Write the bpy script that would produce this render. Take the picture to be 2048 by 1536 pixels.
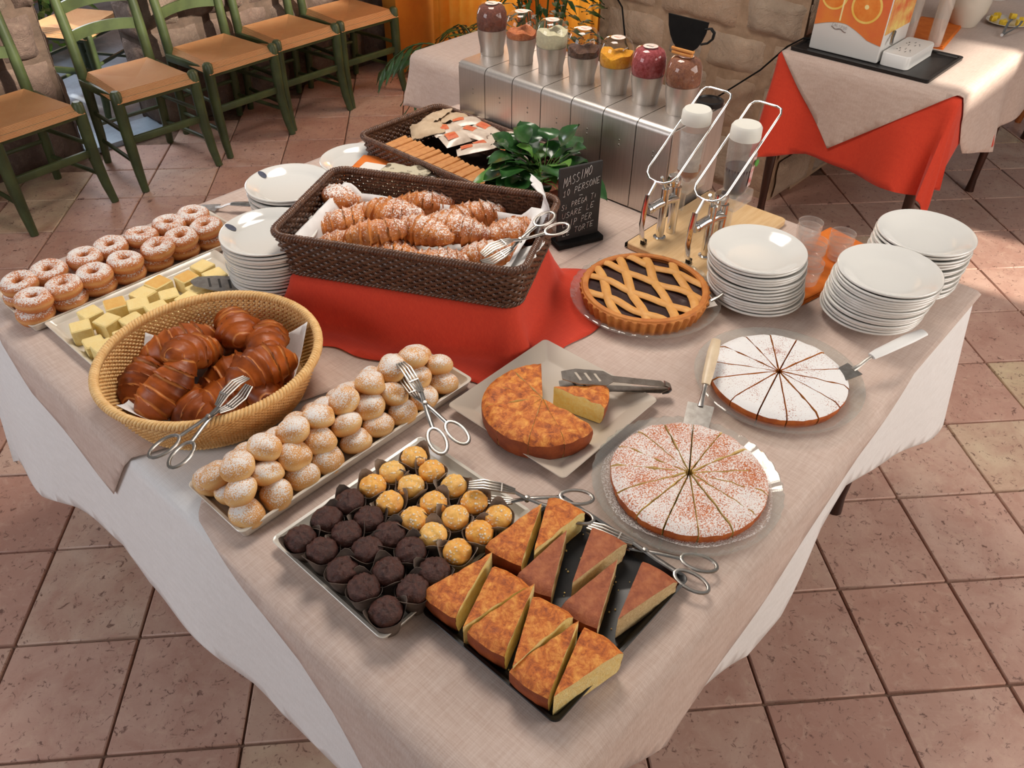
import bpy, bmesh, math, random
from mathutils import Vector, Matrix, noise
from math import sin, cos, pi, radians as R_, hypot
S = bpy.context.scene
for o in list(bpy.data.objects): bpy.data.objects.remove(o)
C = S.collection
S.cycles.transparent_max_bounces = 24
# ---------------------------------------------------------------- camera (x, y run along the two sides of the buffet table)
A = R_(48.0)
def to_uv(v): return Vector((v[0]*cos(A)+v[1]*sin(A), -v[0]*sin(A)+v[1]*cos(A), v[2]))
PITCH, ROLL = R_(39.85), R_(0.468)
fw = Vector((0, cos(PITCH), -sin(PITCH))); rt = Vector((1, 0, 0)); up = rt.cross(fw)
r2 = cos(ROLL)*rt+sin(ROLL)*up; u2 = -sin(ROLL)*rt+cos(ROLL)*up
r2, u2, f2 = to_uv(r2), to_uv(u2), to_uv(fw)
CAM = Vector((-0.3353, -0.2911, 1.8072))
cd = bpy.data.cameras.new('camera'); cam = bpy.data.objects.new('camera', cd); C.objects.link(cam)
cd.sensor_width = 36; cd.lens = 1648.1/2048*36; cd.clip_start = .02
cam.matrix_world = Matrix(((r2.x, u2.x, -f2.x, CAM.x), (r2.y, u2.y, -f2.y, CAM.y), (r2.z, u2.z, -f2.z, CAM.z), (0, 0, 0, 1)))
S.camera = cam
# ---------------------------------------------------------------- light
S.view_settings.view_transform = 'Standard'; S.view_settings.look = 'None'; S.view_settings.gamma = 1
S.view_settings.exposure = -0.33; S.view_settings.use_curve_mapping = False
w = bpy.data.worlds.new('world'); S.world = w; w.use_nodes = True
w.node_tree.nodes['Background'].inputs[0].default_value = (0.93, 0.96, 1.0, 1)
w.node_tree.nodes['Background'].inputs[1].default_value = 0.27
def area(name, loc, target, sx, sy, power, col):
    l = bpy.data.lights.new(name, 'AREA'); l.shape = 'RECTANGLE'; l.size = sx; l.size_y = sy; l.energy = power; l.color = col
    o = bpy.data.objects.new(name, l); C.objects.link(o); o.location = loc
    o.rotation_euler = (Vector(target)-Vector(loc)).to_track_quat('-Z', 'Y').to_euler(); return o
area('assumed_window_light', (1.9, -2.0, 1.75), (1.1, .8, .7), 2.4, 1.5, 76, (1, .95, .90))  # added lamp for an assumed window; the unseen wall has no opening here
area('assumed_ceiling_light', (1.25, 1.35, 2.75), (.75, .75, .7), .8, .8, 46, (1, .90, .80))  # overhead lamp assumed for the warm light; no fitting is in view
area('doorway_daylight', (1.35, 4.9, 1.6), (1.3, 2.5, .5), 1.0, 1.6, 42, (.80, .90, 1))
area('added_side_fill', (-2.3, 1.9, 1.9), (.3, .8, .7), 1.6, 1.3, 40, (.96, .95, 1))  # added fill lamp that lights the left cloth; no window stands there
area('curtain_backlight', (3.54, 2.95, .9), (2.6, 2.95, .7), 1.1, 1.5, 48, (1, .95, .85))  # added lamp that brightens the curtain from behind; the alcove has no window
sun = bpy.data.lights.new('sun', 'SUN'); sun.energy = 10; sun.angle = R_(1.6); sun.color = (1, .91, .78)
so = bpy.data.objects.new('sun', sun); C.objects.link(so)
so.rotation_euler = Vector((-.10, .86, -.50)).to_track_quat('-Z', 'Y').to_euler()
# ---------------------------------------------------------------- helpers
def lin(c): return c/12.92 if c <= .04045 else ((c+.055)/1.055)**2.4
def rgb(r, g, b): return (lin(r/255), lin(g/255), lin(b/255), 1)
rnd = random.Random(7)
class NT:
    def __init__(s, name):
        s.m = bpy.data.materials.new(name); s.m.use_nodes = True; s.t = s.m.node_tree; s.b = s.t.nodes['Principled BSDF']
        s.out = s.t.nodes['Material Output']
    def n(s, kind, **k):
        x = s.t.nodes.new('ShaderNode'+kind)
        for a, v in k.items(): setattr(x, a, v)
        return x
    def l(s, a, b): s.t.links.new(a, b)
    def coord(s, kind='Object', scale=(1, 1, 1)):
        if kind == 'World':
            g = s.n('NewGeometry'); o = g.outputs['Position']
        else: o = s.n('TexCoord').outputs[kind]
        mp = s.n('Mapping'); mp.inputs['Scale'].default_value = scale; s.l(o, mp.inputs[0]); return mp.outputs[0]
    def noise(s, co, scale, detail=4, rough=.6, dist=0):
        x = s.n('TexNoise'); x.inputs['Scale'].default_value = scale; x.inputs['Detail'].default_value = detail
        x.inputs['Roughness'].default_value = rough; x.inputs['Distortion'].default_value = dist; s.l(co, x.inputs['Vector']); return x.outputs['Fac']
    def ramp(s, fac, stops, interp='LINEAR'):
        x = s.n('ValToRGB'); x.color_ramp.interpolation = interp; e = x.color_ramp.elements
        while len(e) < len(stops): e.new(.5)
        for i, (p, c) in enumerate(stops): e[i].position = p; e[i].color = c
        s.l(fac, x.inputs[0]); return x.outputs[0]
    def mix(s, fac, a, b, mode='MIX'):
        x = s.n('Mix', data_type='RGBA', blend_type=mode)
        for v, sk in ((fac, x.inputs[0]), (a, x.inputs[6]), (b, x.inputs[7])):
            if isinstance(v, (int, float)): sk.default_value = v
            elif isinstance(v, tuple): sk.default_value = v
            else: s.l(v, sk)
        return x.outputs[2]
    def math(s, op, a, b=0.0):
        x = s.n('Math', operation=op)
        for v, sk in ((a, x.inputs[0]), (b, x.inputs[1])):
            if isinstance(v, (int, float)): sk.default_value = v
            else: s.l(v, sk)
        return x.outputs[0]
    def rng(s, v, a, b, c=0, d=1):
        x = s.n('MapRange'); x.inputs[1].default_value = a; x.inputs[2].default_value = b; x.inputs[3].default_value = c; x.inputs[4].default_value = d
        s.l(v, x.inputs[0]); return x.outputs[0]
    def bump(s, h, strength=.3, dist=.002):
        x = s.n('Bump'); x.inputs['Strength'].default_value = strength; x.inputs['Distance'].default_value = dist
        s.l(h, x.inputs['Height']); s.l(x.outputs[0], s.b.inputs['Normal'])
    def col(s, v):
        if isinstance(v, tuple): s.b.inputs['Base Color'].default_value = v
        else: s.l(v, s.b.inputs['Base Color'])
    def set(s, **k):
        for a, v in k.items(): s.b.inputs[a.replace('_', ' ')].default_value = v
        return s
def simple(name, c1, c2=None, scale=30, rough=.5, metal=0, bump=0, bscale=200, bdist=.001, coord='Object', stretch=(1, 1, 1), spec=.5, coat=0, sss=0, lo=.35, hi=.65):
    k = NT(name); k.set(Roughness=rough, Metallic=metal); k.b.inputs['Specular IOR Level'].default_value = spec
    if coat: k.b.inputs['Coat Weight'].default_value = coat; k.b.inputs['Coat Roughness'].default_value = .12
    if sss: k.b.inputs['Subsurface Weight'].default_value = sss; k.b.inputs['Subsurface Radius'].default_value = (.01, .006, .003)
    co = k.coord(coord, stretch)
    if c2: k.col(k.ramp(k.noise(co, scale), [(lo, c1), (hi, c2)]))
    else: k.col(c1)
    if bump: k.bump(k.noise(co, bscale, 5), bump, bdist)
    return k.m
def glassy(name, tint=(1, 1, 1, 1), ior=1.45, rough=.03, body=None, bodyfac=0.0):
    k = NT(name); t = k.t; t.nodes.remove(k.b)
    tr = k.n('BsdfTransparent'); tr.inputs[0].default_value = tint
    gl = k.n('BsdfGlossy'); gl.inputs['Roughness'].default_value = rough; gl.inputs[0].default_value = (1, 1, 1, 1)
    fr = k.n('LayerWeight'); fr.inputs[0].default_value = .32
    ms = k.n('MixShader'); base = tr.outputs[0]
    if body:
        df = k.n('BsdfDiffuse'); df.inputs[0].default_value = body
        m2 = k.n('MixShader'); m2.inputs[0].default_value = bodyfac; k.l(tr.outputs[0], m2.inputs[1]); k.l(df.outputs[0], m2.inputs[2]); base = m2.outputs[0]
    f = k.math('MULTIPLY', k.math('POWER', fr.outputs[1], 2.0), .42); f = k.math('ADD', f, .04); f = k.math('MINIMUM', f, 1.0)
    k.l(f, ms.inputs[0]); k.l(base, ms.inputs[1]); k.l(gl.outputs[0], ms.inputs[2]); k.l(ms.outputs[0], k.out.inputs[0]); return k.m
def dusted(name, base, base2, scale=40, sugar=(.80, .76, .72, 1), lo=.35, hi=.8, amount=.5, rough=.6, bump=.3, bscale=160, bdist=.002, attr=None, pale=None, grain=420, coat=0, patch=14):
    """pastry colour with icing sugar lying on the upward faces; attr 'bake' mixes in a paler band"""
    k = NT(name); k.set(Roughness=rough); co = k.coord('Object'); n1 = k.noise(co, scale)
    c = k.ramp(n1, [(.3, base), (.7, base2)])
    if attr:
        a = k.n('Attribute', attribute_name=attr); c = k.mix(a.outputs['Fac'], c, pale)
    if coat: k.b.inputs['Coat Weight'].default_value = coat; k.b.inputs['Coat Roughness'].default_value = .2
    if amount:
        g = k.n('NewGeometry'); sp = k.n('SeparateXYZ'); k.l(g.outputs['Normal'], sp.inputs[0])
        upf = k.rng(sp.outputs[2], lo, hi)
        wc = k.coord('World'); gr = k.rng(k.noise(wc, grain*.6, 2, .8), .25, .75); pt = k.noise(wc, patch, 2)
        th = k.math('ADD', k.math('MULTIPLY', pt, .9), amount-.45); th = k.math('MULTIPLY', th, upf)
        msk = k.rng(k.math('ADD', gr, th), .78, .98)
        c = k.mix(msk, c, sugar)
    k.col(c)
    if bump: k.bump(k.noise(co, bscale, 5), bump, bdist)
    return k.m
# ---- meshes
_rb = {}
def rbox_data(sx, sy, sz, b, seg):
    key = (round(sx, 5), round(sy, 5), round(sz, 5), b, seg)
    if key not in _rb:
        bm = bmesh.new(); bmesh.ops.create_cube(bm, size=1); bmesh.ops.scale(bm, vec=(sx, sy, sz), verts=bm.verts)
        if b > 0: bmesh.ops.bevel(bm, geom=list(bm.edges), offset=b, segments=seg, affect='EDGES', profile=.5)
        bm.verts.ensure_lookup_table(); _rb[key] = ([tuple(v.co) for v in bm.verts], [tuple(v.index for v in f.verts) for f in bm.faces]); bm.free()
    return _rb[key]
class MB:
    def __init__(s): s.v = []; s.f = []; s.mi = []; s.at = None
    def add(s, v, f, mi=0, M=None):
        o = len(s.v)
        s.v += [tuple(M @ Vector(p)) for p in v] if M is not None else [tuple(p) for p in v]
        s.f += [tuple(i+o for i in q) for q in f]; s.mi += [mi]*len(f); return s
    def box(s, c, d, b=0, seg=2, rz=0, M=None, mi=0):
        v, f = rbox_data(d[0], d[1], d[2], b, seg)
        T = Matrix.Translation(c) @ Matrix.Rotation(rz, 4, 'Z')
        if M is not None: T = Matrix.Translation(c) @ M
        return s.add(v, f, mi, T)
    def lathe(s, prof, n=32, c=(0, 0, 0), mod=None, mi=0, M=None):
        v = []; f = []; rows = []
        for (r, z) in prof:
            if r < 1e-6: rows.append([len(v)]); v.append((c[0], c[1], c[2]+z)); continue
            row = []
            for j in range(n):
                a = 2*pi*j/n; rr, zz = (r, z) if mod is None else mod(r, z, a)
                row.append(len(v)); v.append((c[0]+rr*cos(a), c[1]+rr*sin(a), c[2]+zz))
            rows.append(row)
        for p, q in zip(rows, rows[1:]):
            for j in range(n):
                k = (j+1) % n
                if len(p) == 1 and len(q) == 1: continue
                if len(p) == 1: f.append((p[0], q[k], q[j]))
                elif len(q) == 1: f.append((p[j], p[k], q[0]))
                else: f.append((p[j], p[k], q[k], q[j]))
        return s.add(v, f, mi, M)
    def tube(s, path, r, n=8, closed=False, cap=True, mi=0, sq=1.0, M=None):
        P = [Vector(p) for p in path]; m = len(P); v = []; f = []; prev = None
        for i, p in enumerate(P):
            if closed: t = P[(i+1) % m]-P[i-1]
            else: t = P[min(i+1, m-1)]-P[max(i-1, 0)]
            t = t.normalized() if t.length > 1e-9 else Vector((0, 0, 1))
            if prev is None:
                a = Vector((0, 0, 1)) if abs(t.z) < .9 else Vector((1, 0, 0)); x = t.cross(a).normalized()
            else:
                x = prev-t*prev.dot(t); x = x.normalized() if x.length > 1e-9 else t.orthogonal().normalized()
            prev = x; y = t.cross(x); rr = r[i] if isinstance(r, (list, tuple)) else r
            for j in range(n):
                a = 2*pi*j/n; v.append(p+x*(rr*cos(a))+y*(rr*sq*sin(a)))
        for i in range(m if closed else m-1):
            k = (i+1) % m
            for j in range(n): j2 = (j+1) % n; f.append((i*n+j, i*n+j2, k*n+j2, k*n+j))
        if cap and not closed: f.append(tuple(range(n-1, -1, -1))); f.append(tuple((m-1)*n+j for j in range(n)))
        return s.add(v, f, mi, M)
    def loft(s, loops, cap0=True, cap1=True, mi=0, M=None):
        n = len(loops[0]); v = [p for l in loops for p in l]; f = []
        for i in range(len(loops)-1):
            for j in range(n): k = (j+1) % n; f.append((i*n+j, i*n+k, (i+1)*n+k, (i+1)*n+j))
        if cap0: f.append(tuple(range(n-1, -1, -1)))
        if cap1: f.append(tuple((len(loops)-1)*n+j for j in range(n)))
        return s.add(v, f, mi, M)
    def grid(s, fn, nu, nv, mi=0, wu=False):
        v = [fn(i/(nu if wu else nu-1), j/(nv-1)) for j in range(nv) for i in range(nu)]; f = []
        for j in range(nv-1):
            for i in range(nu if wu else nu-1): k = (i+1) % nu; f.append((j*nu+i, j*nu+k, (j+1)*nu+k, (j+1)*nu+i))
        return s.add(v, f, mi)
    def mesh(s, name, mats, smooth=40):
        me = bpy.data.meshes.new(name); me.from_pydata(s.v, [], s.f)
        for m in (mats if isinstance(mats, (list, tuple)) else [mats]): me.materials.append(m)
        if any(s.mi): me.polygons.foreach_set('material_index', s.mi)
        if smooth: me.polygons.foreach_set('use_smooth', [True]*len(s.f)); me.set_sharp_from_angle(angle=R_(smooth))
        if s.at:
            a = me.attributes.new('bake', 'FLOAT', 'POINT'); a.data.foreach_set('value', s.at)
        me.update(); return me
def link(name, data, parent=None, loc=(0, 0, 0), rot=(0, 0, 0), scale=None):
    o = bpy.data.objects.new(name, data); C.objects.link(o); o.parent = parent; o.location = loc; o.rotation_euler = rot
    if scale: o.scale = scale
    return o
def tag(o, label=None, cat=None, group=None, kind=None):
    if label: o['label'] = label
    if cat: o['category'] = cat
    if group: o['group'] = group
    if kind: o['kind'] = kind
    return o
def part(name, mb, mats, parent, loc=(0, 0, 0), rot=(0, 0, 0), smooth=40, label=None, kind=None):
    return tag(link(name, mb.mesh(name, mats, smooth), parent, loc, rot), label, None, None, kind)
def thing(name, label, cat, loc=(0, 0, 0), rz=0, group=None, rot=None):
    return tag(link(name, None, None, loc, rot or (0, 0, rz)), label, cat, group)
def solo(name, mb, mats, label, cat, loc=(0, 0, 0), rot=(0, 0, 0), group=None, smooth=40, kind=None):
    return tag(link(name, mb.mesh(name, mats, smooth), None, loc, rot), label, cat, group, kind)
def kids(o): return [c for c in bpy.data.objects if c.parent == o]
def dup(o, loc, rot, label, kl=None, parent=None, group=None):
    kl = kids(o) if kl is None else kl
    c = o.copy(); C.objects.link(c); c.location = loc; c.rotation_euler = rot; c['label'] = label
    if group: c['group'] = group
    for k in kl:
        d = k.copy(); C.objects.link(d); d.parent = c
    return c
ORD = ['first', 'second', 'third', 'fourth', 'fifth', 'sixth', 'seventh', 'eighth', 'ninth', 'tenth', 'eleventh', 'twelfth', 'thirteenth', 'fourteenth', 'fifteenth', 'sixteenth', 'seventeenth', 'eighteenth']
def rr(sx, sy, r, z, n=6):
    """rounded rectangle loop"""
    out = []
    for cx, cy, a0 in ((sx/2-r, sy/2-r, 0), (-sx/2+r, sy/2-r, pi/2), (-sx/2+r, -sy/2+r, pi), (sx/2-r, -sy/2+r, 1.5*pi)):
        for k in range(n+1): a = a0+pi/2*k/n; out.append((cx+r*cos(a), cy+r*sin(a), z))
    return out
TZ = .745     # table top incl. cloths
TW, TD = 1.589, 1.69
# ---------------------------------------------------------------- materials
steel = simple('steel', rgb(214, 206, 198), rgb(204, 196, 188), 6, .38, .9, .06, 60, coord='Object', stretch=(40, 40, 1), bdist=.0004)
chrome = simple('chrome', rgb(225, 222, 218), None, rough=.12, metal=1)
dullsteel = simple('dull_steel', rgb(178, 172, 166), rgb(152, 146, 138), 60, .34, 1)
china = simple('white_china', rgb(226, 224, 218), None, rough=.12, coat=.4)
china_warm = simple('cream_china', rgb(222, 214, 200), None, rough=.2, coat=.3)
white_plastic = simple('white_plastic', rgb(232, 230, 226), None, rough=.35)
black_gloss = simple('black_gloss', rgb(20, 18, 18), rgb(30, 27, 27), 60, .38, spec=.35)
black_matt = simple('black_matt', rgb(16, 15, 15), rgb(24, 23, 22), 40, .8, spec=.2)
glass = glassy('clear_glass'); glass_thick = glassy('plate_glass', (.93, .95, .94, 1), 1.5, .05, (.7, .7, .66, 1), .10)
paper = simple('paper_napkin', rgb(236, 234, 232), rgb(222, 219, 216), 20, .85, bump=.2, bscale=300)
orange_cloth = simple('orange_napkin', rgb(232, 128, 40), rgb(216, 108, 26), 18, .8, bump=.25, bscale=500)
dark_wood = simple('dark_wood', rgb(70, 34, 20), rgb(46, 22, 14), 10, .35, stretch=(6, 6, 1))
board_wood = simple('board_wood', rgb(232, 198, 150), rgb(220, 180, 128), 10, .5, stretch=(1, 10, 10))
def linen(name, c1, c2, bump=.25, ws=620):
    k = NT(name); k.set(Roughness=.9); co = k.coord('World')
    a = k.n('TexWave', wave_type='BANDS', bands_direction='X'); a.inputs['Scale'].default_value = ws/6.28; a.inputs['Distortion'].default_value = 2; k.l(co, a.inputs[0])
    b = k.n('TexWave', wave_type='BANDS', bands_direction='Y'); b.inputs['Scale'].default_value = ws/6.28; b.inputs['Distortion'].default_value = 2; k.l(co, b.inputs[0])
    weave = k.math('MULTIPLY', a.outputs['Fac'], b.outputs['Fac'])
    n1 = k.noise(k.coord('World', (1, 14, 4)), 22, 4); n2 = k.noise(k.coord('World', (14, 1, 4)), 22, 4)
    sl = k.math('MULTIPLY', k.math('ADD', n1, n2), .5)
    k.col(k.ramp(sl, [(.36, c1), (.64, c2)])); k.bump(weave, bump, .0006); k.b.inputs['Sheen Weight'].default_value = .15
    return k.m
beige_linen = linen('beige_linen', rgb(192, 167, 153), rgb(210, 190, 178)); white_linen = linen('white_linen', rgb(226, 223, 220), rgb(236, 234, 232), .15)
red_cloth = linen('red_cloth', rgb(206, 56, 30), rgb(216, 66, 36), .15)
green_paint = simple('green_paint', rgb(70, 82, 48), rgb(52, 62, 36), 9, .42)
def rush(name, d):
    k = NT(name); k.set(Roughness=.75); co = k.coord('Object')
    wv = k.n('TexWave', wave_type='BANDS', bands_direction=d); wv.inputs['Scale'].default_value = 90; wv.inputs['Distortion'].default_value = 1.5; wv.inputs['Detail'].default_value = 2
    k.l(co, wv.inputs[0]); c = k.ramp(wv.outputs['Fac'], [(0, rgb(158, 100, 56)), (.6, rgb(206, 152, 100)), (1, rgb(216, 166, 116))])
    k.col(k.mix(k.rng(k.noise(co, 9), .4, .65, 0, .35), c, rgb(180, 112, 62))); k.bump(wv.outputs['Fac'], .5, .002); return k.m
rush_x, rush_y = rush('rush_rows', 'Y'), rush('rush_columns', 'X')
def tile_mat():
    k = NT('terracotta_tile'); k.set(Roughness=.42); info = k.n('ObjectInfo'); co = k.coord('World')
    base = k.ramp(info.outputs['Random'], [(0, rgb(192, 150, 132)), (.3, rgb(204, 170, 154)), (.55, rgb(182, 140, 124)), (.8, rgb(206, 178, 160)), (1, rgb(208, 188, 152))])
    n1 = k.noise(co, 7, 6, .65, .6); n2 = k.noise(co, 26, 6, .7, .8); n3 = k.noise(co, 48, 5, .7, 1.2)
    c = k.mix(k.rng(n1, .35, .7), base, rgb(176, 132, 116)); c = k.mix(.85, base, c)
    c = k.mix(k.rng(n2, .52, .75, 0, .5), c, rgb(214, 184, 162))
    pit = k.rng(n3, .35, .42, .85, 0); c = k.mix(pit, c, rgb(104, 70, 60)); k.col(c)
    k.bump(k.math('SUBTRACT', k.math('ADD', n2, k.math('MULTIPLY', n1, .5)), pit), .22, .0025)
    k.l(k.rng(n2, .3, .7, .32, .58), k.b.inputs['Roughness']); return k.m
tile_m = tile_mat(); grout = simple('grout', rgb(132, 102, 84), rgb(106, 80, 66), 40, .95, coord='World')
def stone_mat(name, a, b, c3):
    k = NT(name); k.set(Roughness=.9); info = k.n('ObjectInfo'); co = k.coord('World')
    base = k.ramp(info.outputs['Random'], [(0, a), (.5, b), (1, c3)])
    n1 = k.noise(co, 9, 8, .7, 1.0); n2 = k.noise(co, 40, 6, .7, .5)
    c = k.mix(k.rng(n1, .3, .7, 0, .5), base, tuple(q*.62 for q in b[:3])+(1,)); c = k.mix(k.rng(n2, .5, .75, 0, .4), c, tuple(min(.8, q*1.35) for q in c3[:3])+(1,)); k.col(c)
    k.bump(k.math('ADD', n1, k.math('MULTIPLY', n2, .5)), .9, .03); return k.m
stone_l = stone_mat('rubble_stone', rgb(128, 106, 94), rgb(110, 90, 80), rgb(140, 122, 106)); stone_b = stone_mat('sand_stone', rgb(216, 180, 150), rgb(222, 194, 166), rgb(190, 174, 158))
mortar = simple('mortar', rgb(190, 160, 132), rgb(164, 136, 110), 14, .95, bump=.6, bscale=40, bdist=.01, coord='World')
# ---------------------------------------------------------------- the room
GA = R_(5.181)-A; TS = .30
def gridpt(i, j):
    x, y = (i+2.284)*TS, (j+3.155)*TS; a = R_(5.181)
    X, Y = x*cos(a)-y*sin(a)-.008, x*sin(a)+y*cos(a)-.444
    return (X*cos(A)+Y*sin(A), -X*sin(A)+Y*cos(A))
def infront(p, m=90):
    q = Vector(p)-CAM; d = q.dot(f2)
    if d < .1: return False
    x = 1024+1648*q.dot(r2)/d; y = 768-1648*q.dot(u2)/d
    return -m < x < 2048+m and -m < y < 1536+m
fb = MB(); fb.box((2.4, .6, -.06), (11, 7.2, .10)); floor = tag(link('floor', fb.mesh('floor', grout)), kind='structure')
tb = MB(); v, f = rbox_data(TS-.006, TS-.006, .03, .003, 1); tb.add(v, f); tile_me = tb.mesh('tile', tile_m)
nt = 0; far = MB()
for j in range(-9, 28):
    for i in range(-18, 26):
        c = [gridpt(i+a, j+b) for a, b in ((0, 0), (1, 0), (1, 1), (0, 1))]; cx, cy = gridpt(i+.5, j+.5)
        if cy > 3.98 or (cx > 3.12 and cy > 1.3): continue
        if not any(infront((p[0], p[1], 0)) for p in c):
            if -2.2 < cy and -1.6 < cx < 7.5: far.add(v, f, 0, Matrix.Translation((cx, cy, -.015)) @ Matrix.Rotation(GA, 4, 'Z'))
        else:
            t = link('tile', tile_me, floor, (cx, cy, -.015+rnd.uniform(-.0006, .0006)), (0, 0, GA+rnd.choice((0, pi/2, pi, -pi/2)))); nt += 1
part('outer_tiles', far, tile_m, floor, kind='stuff')
def stones(wall, name, mat, u0, u1, z0, z1, place, seed, hmin, hmax, wmin, wmax, bulge, holes=()):
    """courses of irregular stones; place(a, z, d) -> world point, d = proud of the wall"""
    r = random.Random(seed); z = z0; row = 0
    while z < z1:
        h = r.uniform(hmin, hmax); a = u0-r.uniform(0, wmax*.5)
        while a < u1:
            w_ = r.uniform(wmin, wmax)
            a0, a1 = max(a, u0), min(a+w_, u1); a += w_
            ok = a1-a0 > .03
            for (ha, hb, hz) in holes:
                if a1 > ha and a0 < hb and z < hz:
                    if a0 < ha: a1 = min(a1, ha+r.uniform(-.03, .02))
                    elif a1 > hb: a0 = max(a0, hb-r.uniform(-.02, .03))
                    else: ok = False
                    ok = ok and a1-a0 > .04
            if not ok: continue
            N = 9; mb = MB(); g = .009; ph = r.uniform(0, 100); bz = r.uniform(.6, 1.25)*bulge
            zo0, zo1 = r.uniform(-.012, .012), r.uniform(-.012, .012)
            def fn(s, t):
                x = a0+g+(a1-a0-2*g)*s; y = z+g+(h-2*g)*t+zo0*(1-s)*(1-abs(2*t-1))+zo1*s*(1-abs(2*t-1))
                n = noise.noise(Vector((x*7, y*7, ph))); n2 = noise.noise(Vector((x*22, y*22, ph)))
                e = min(s, 1-s, t, 1-t); edge = min(1, e*5)
                x += .016*noise.noise(Vector((ph, y*14, x*3)))*(1 if e > 0 or True else 0); y += .014*noise.noise(Vector((x*14, ph, 3)))
                return tuple(place(x, y, bz*(edge**.6)*(.72+.4*n)+.006*n2*edge-.012*(1-edge)))
            mb.grid(fn, N, N); link(name, mb.mesh(name, mat, 70), wall)
        z += h; row += 1
DOOR = (1.14, 1.60, 2.05)
wl = MB()
for (a, b, z0, z1) in ((-1.5, DOOR[0], 0, 2.6), (DOOR[1], 3.36, 0, 2.6), (DOOR[0], DOOR[1], DOOR[2], 2.6)): wl.box(((a+b)/2, 4.10, (z0+z1)/2), (b-a, .26, z1-z0))
wall_left = tag(link('wall_left', wl.mesh('wall_left', simple('dark_mortar', rgb(96, 78, 66), rgb(74, 60, 50), 14, .95, bump=.6, bscale=40, bdist=.01, coord='World'))), kind='structure')
stones(wall_left, 'stone', stone_l, -.6, 3.36, 0, 1.0, lambda a, z, d: (a, 3.968-d, z), 11, .20, .34, .22, .46, .065, [DOOR])
# reveal stones of the doorway (on the side that faces into the opening)
for k_, (z0, h) in enumerate(((0, .2), (.2, .24), (.44, .2), (.64, .26), (.9, .2))):
    for xx, sg in ((DOOR[0], 1), (DOOR[1], -1)):
        mb = MB()
        def fn(s, t):
            e = min(1, 5*min(s, 1-s, t, 1-t)); n = noise.noise(Vector((s*3, t*3+z0*9, sg*5)))
            return (xx+sg*(.025*e**.6*(1+n)-.004), 3.965+.25*s, z0+.008+(h-.016)*t)
        mb.grid(fn, 8, 8); link('stone', mb.mesh('stone', stone_l, 70), wall_left)
wb = MB(); wb.box((3.20, 1.70, 1.3), (.26, 1.04, 2.6)); wb.box((3.75, 1.26, 1.3), (1.0, .20, 2.6))
wall_back = tag(link('wall_back', wb.mesh('wall_back', mortar)), kind='structure')
stones(wall_back, 'stone', stone_b, 1.17, 2.21, 0, 1.0, lambda a, z, d: (3.068-d, a, z), 6, .17, .28, .20, .46, .035)
stones(wall_back, 'stone', stone_b, 3.06, 4.2, 0, 1.0, lambda a, z, d: (a, 1.158-d, z), 8, .17, .28, .2, .42, .03)
wr = MB()  # unseen wall added to block the sun; its openings shape the sun patches
for (a, b, z0, z1) in ((-3, 3.22, 0, 4), (3.80, 9, 0, 4), (3.22, 3.80, 0, 1.20), (3.22, 3.80, 1.64, 2.26), (3.22, 3.80, 2.5, 4)): wr.box(((a+b)/2, -2.30, (z0+z1)/2), (b-a, .12, z1-z0))
plaster = simple('plaster', rgb(214, 196, 170), rgb(204, 184, 158), 8, .9, coord='World')
tag(link('wall_right_unseen', wr.mesh('wall_right_unseen', plaster)), kind='structure')
wf = MB()
for d_, c_ in (((.58, .05, .05), (3.51, -2.27, 1.20)), ((.58, .05, .05), (3.51, -2.27, 1.64)), ((.05, .05, .40), (3.24, -2.27, 1.42)), ((.05, .05, .40), (3.78, -2.27, 1.42))): wf.box(c_, d_, .004, 1)
win = tag(link('added_window_unseen', wf.mesh('added_window_unseen', dark_wood)), kind='structure')  # out-of-view window frame added round the lower sun opening
wg = MB(); wg.box((3.51, -2.27, 1.42), (.50, .006, .42)); part('pane', wg, glass, win)
# alcove behind the plants: back panel, yellow curtains, pole
al = MB(); al.box((3.62, 2.85, 1.3), (.10, 1.6, 2.6)); al.box((3.33, 3.75, 1.3), (.6, .12, 2.6)); tag(link('wall_alcove', al.mesh('wall_alcove', simple('ochre_plaster', rgb(196, 128, 40), rgb(178, 108, 30), 6, .9, coord='World'))), kind='structure')
def curt_mat():
    k = NT('yellow_curtain'); co = k.coord('Object'); c = k.ramp(k.noise(co, 8), [(.35, rgb(246, 190, 78)), (.65, rgb(236, 168, 54))]); k.col(c); k.set(Roughness=.85)
    tr = k.n('BsdfTranslucent'); k.l(c, tr.inputs[0]); ms = k.n('MixShader'); ms.inputs[0].default_value = .5; k.l(k.b.outputs[0], ms.inputs[1]); k.l(tr.outputs[0], ms.inputs[2]); k.l(ms.outputs[0], k.out.inputs[0]); return k.m
curt = curt_mat()
def curtain(v0, v1, label):
    m = MB()
    def fn(s, t):
        y = v0+(v1-v0)*s; d = .018*sin(s*(v1-v0)*70)+.008*sin(s*31+1); return (3.30+d*(1.2-.4*t)+.01*sin(9*t), y, .03+2.0*t)
    m.grid(fn, 60, 16); solo('curtain', m, curt, label, 'curtain', group='yellow curtains', smooth=80)
curtain(2.98, 3.66, 'yellow curtain next to the end of the chair wall'); curtain(2.26, 2.62, 'yellow curtain behind the leafy bush, nearer the pale stones')
m = MB(); m.box((3.12, 2.235, 1.05), (.05, .035, 2.1), .006); tag(link('trim_1', m.mesh('trim_1', simple('orange_wood', rgb(206, 120, 40), rgb(186, 100, 30), 10, .5, stretch=(8, 8, 1)))), kind='structure')
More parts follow.
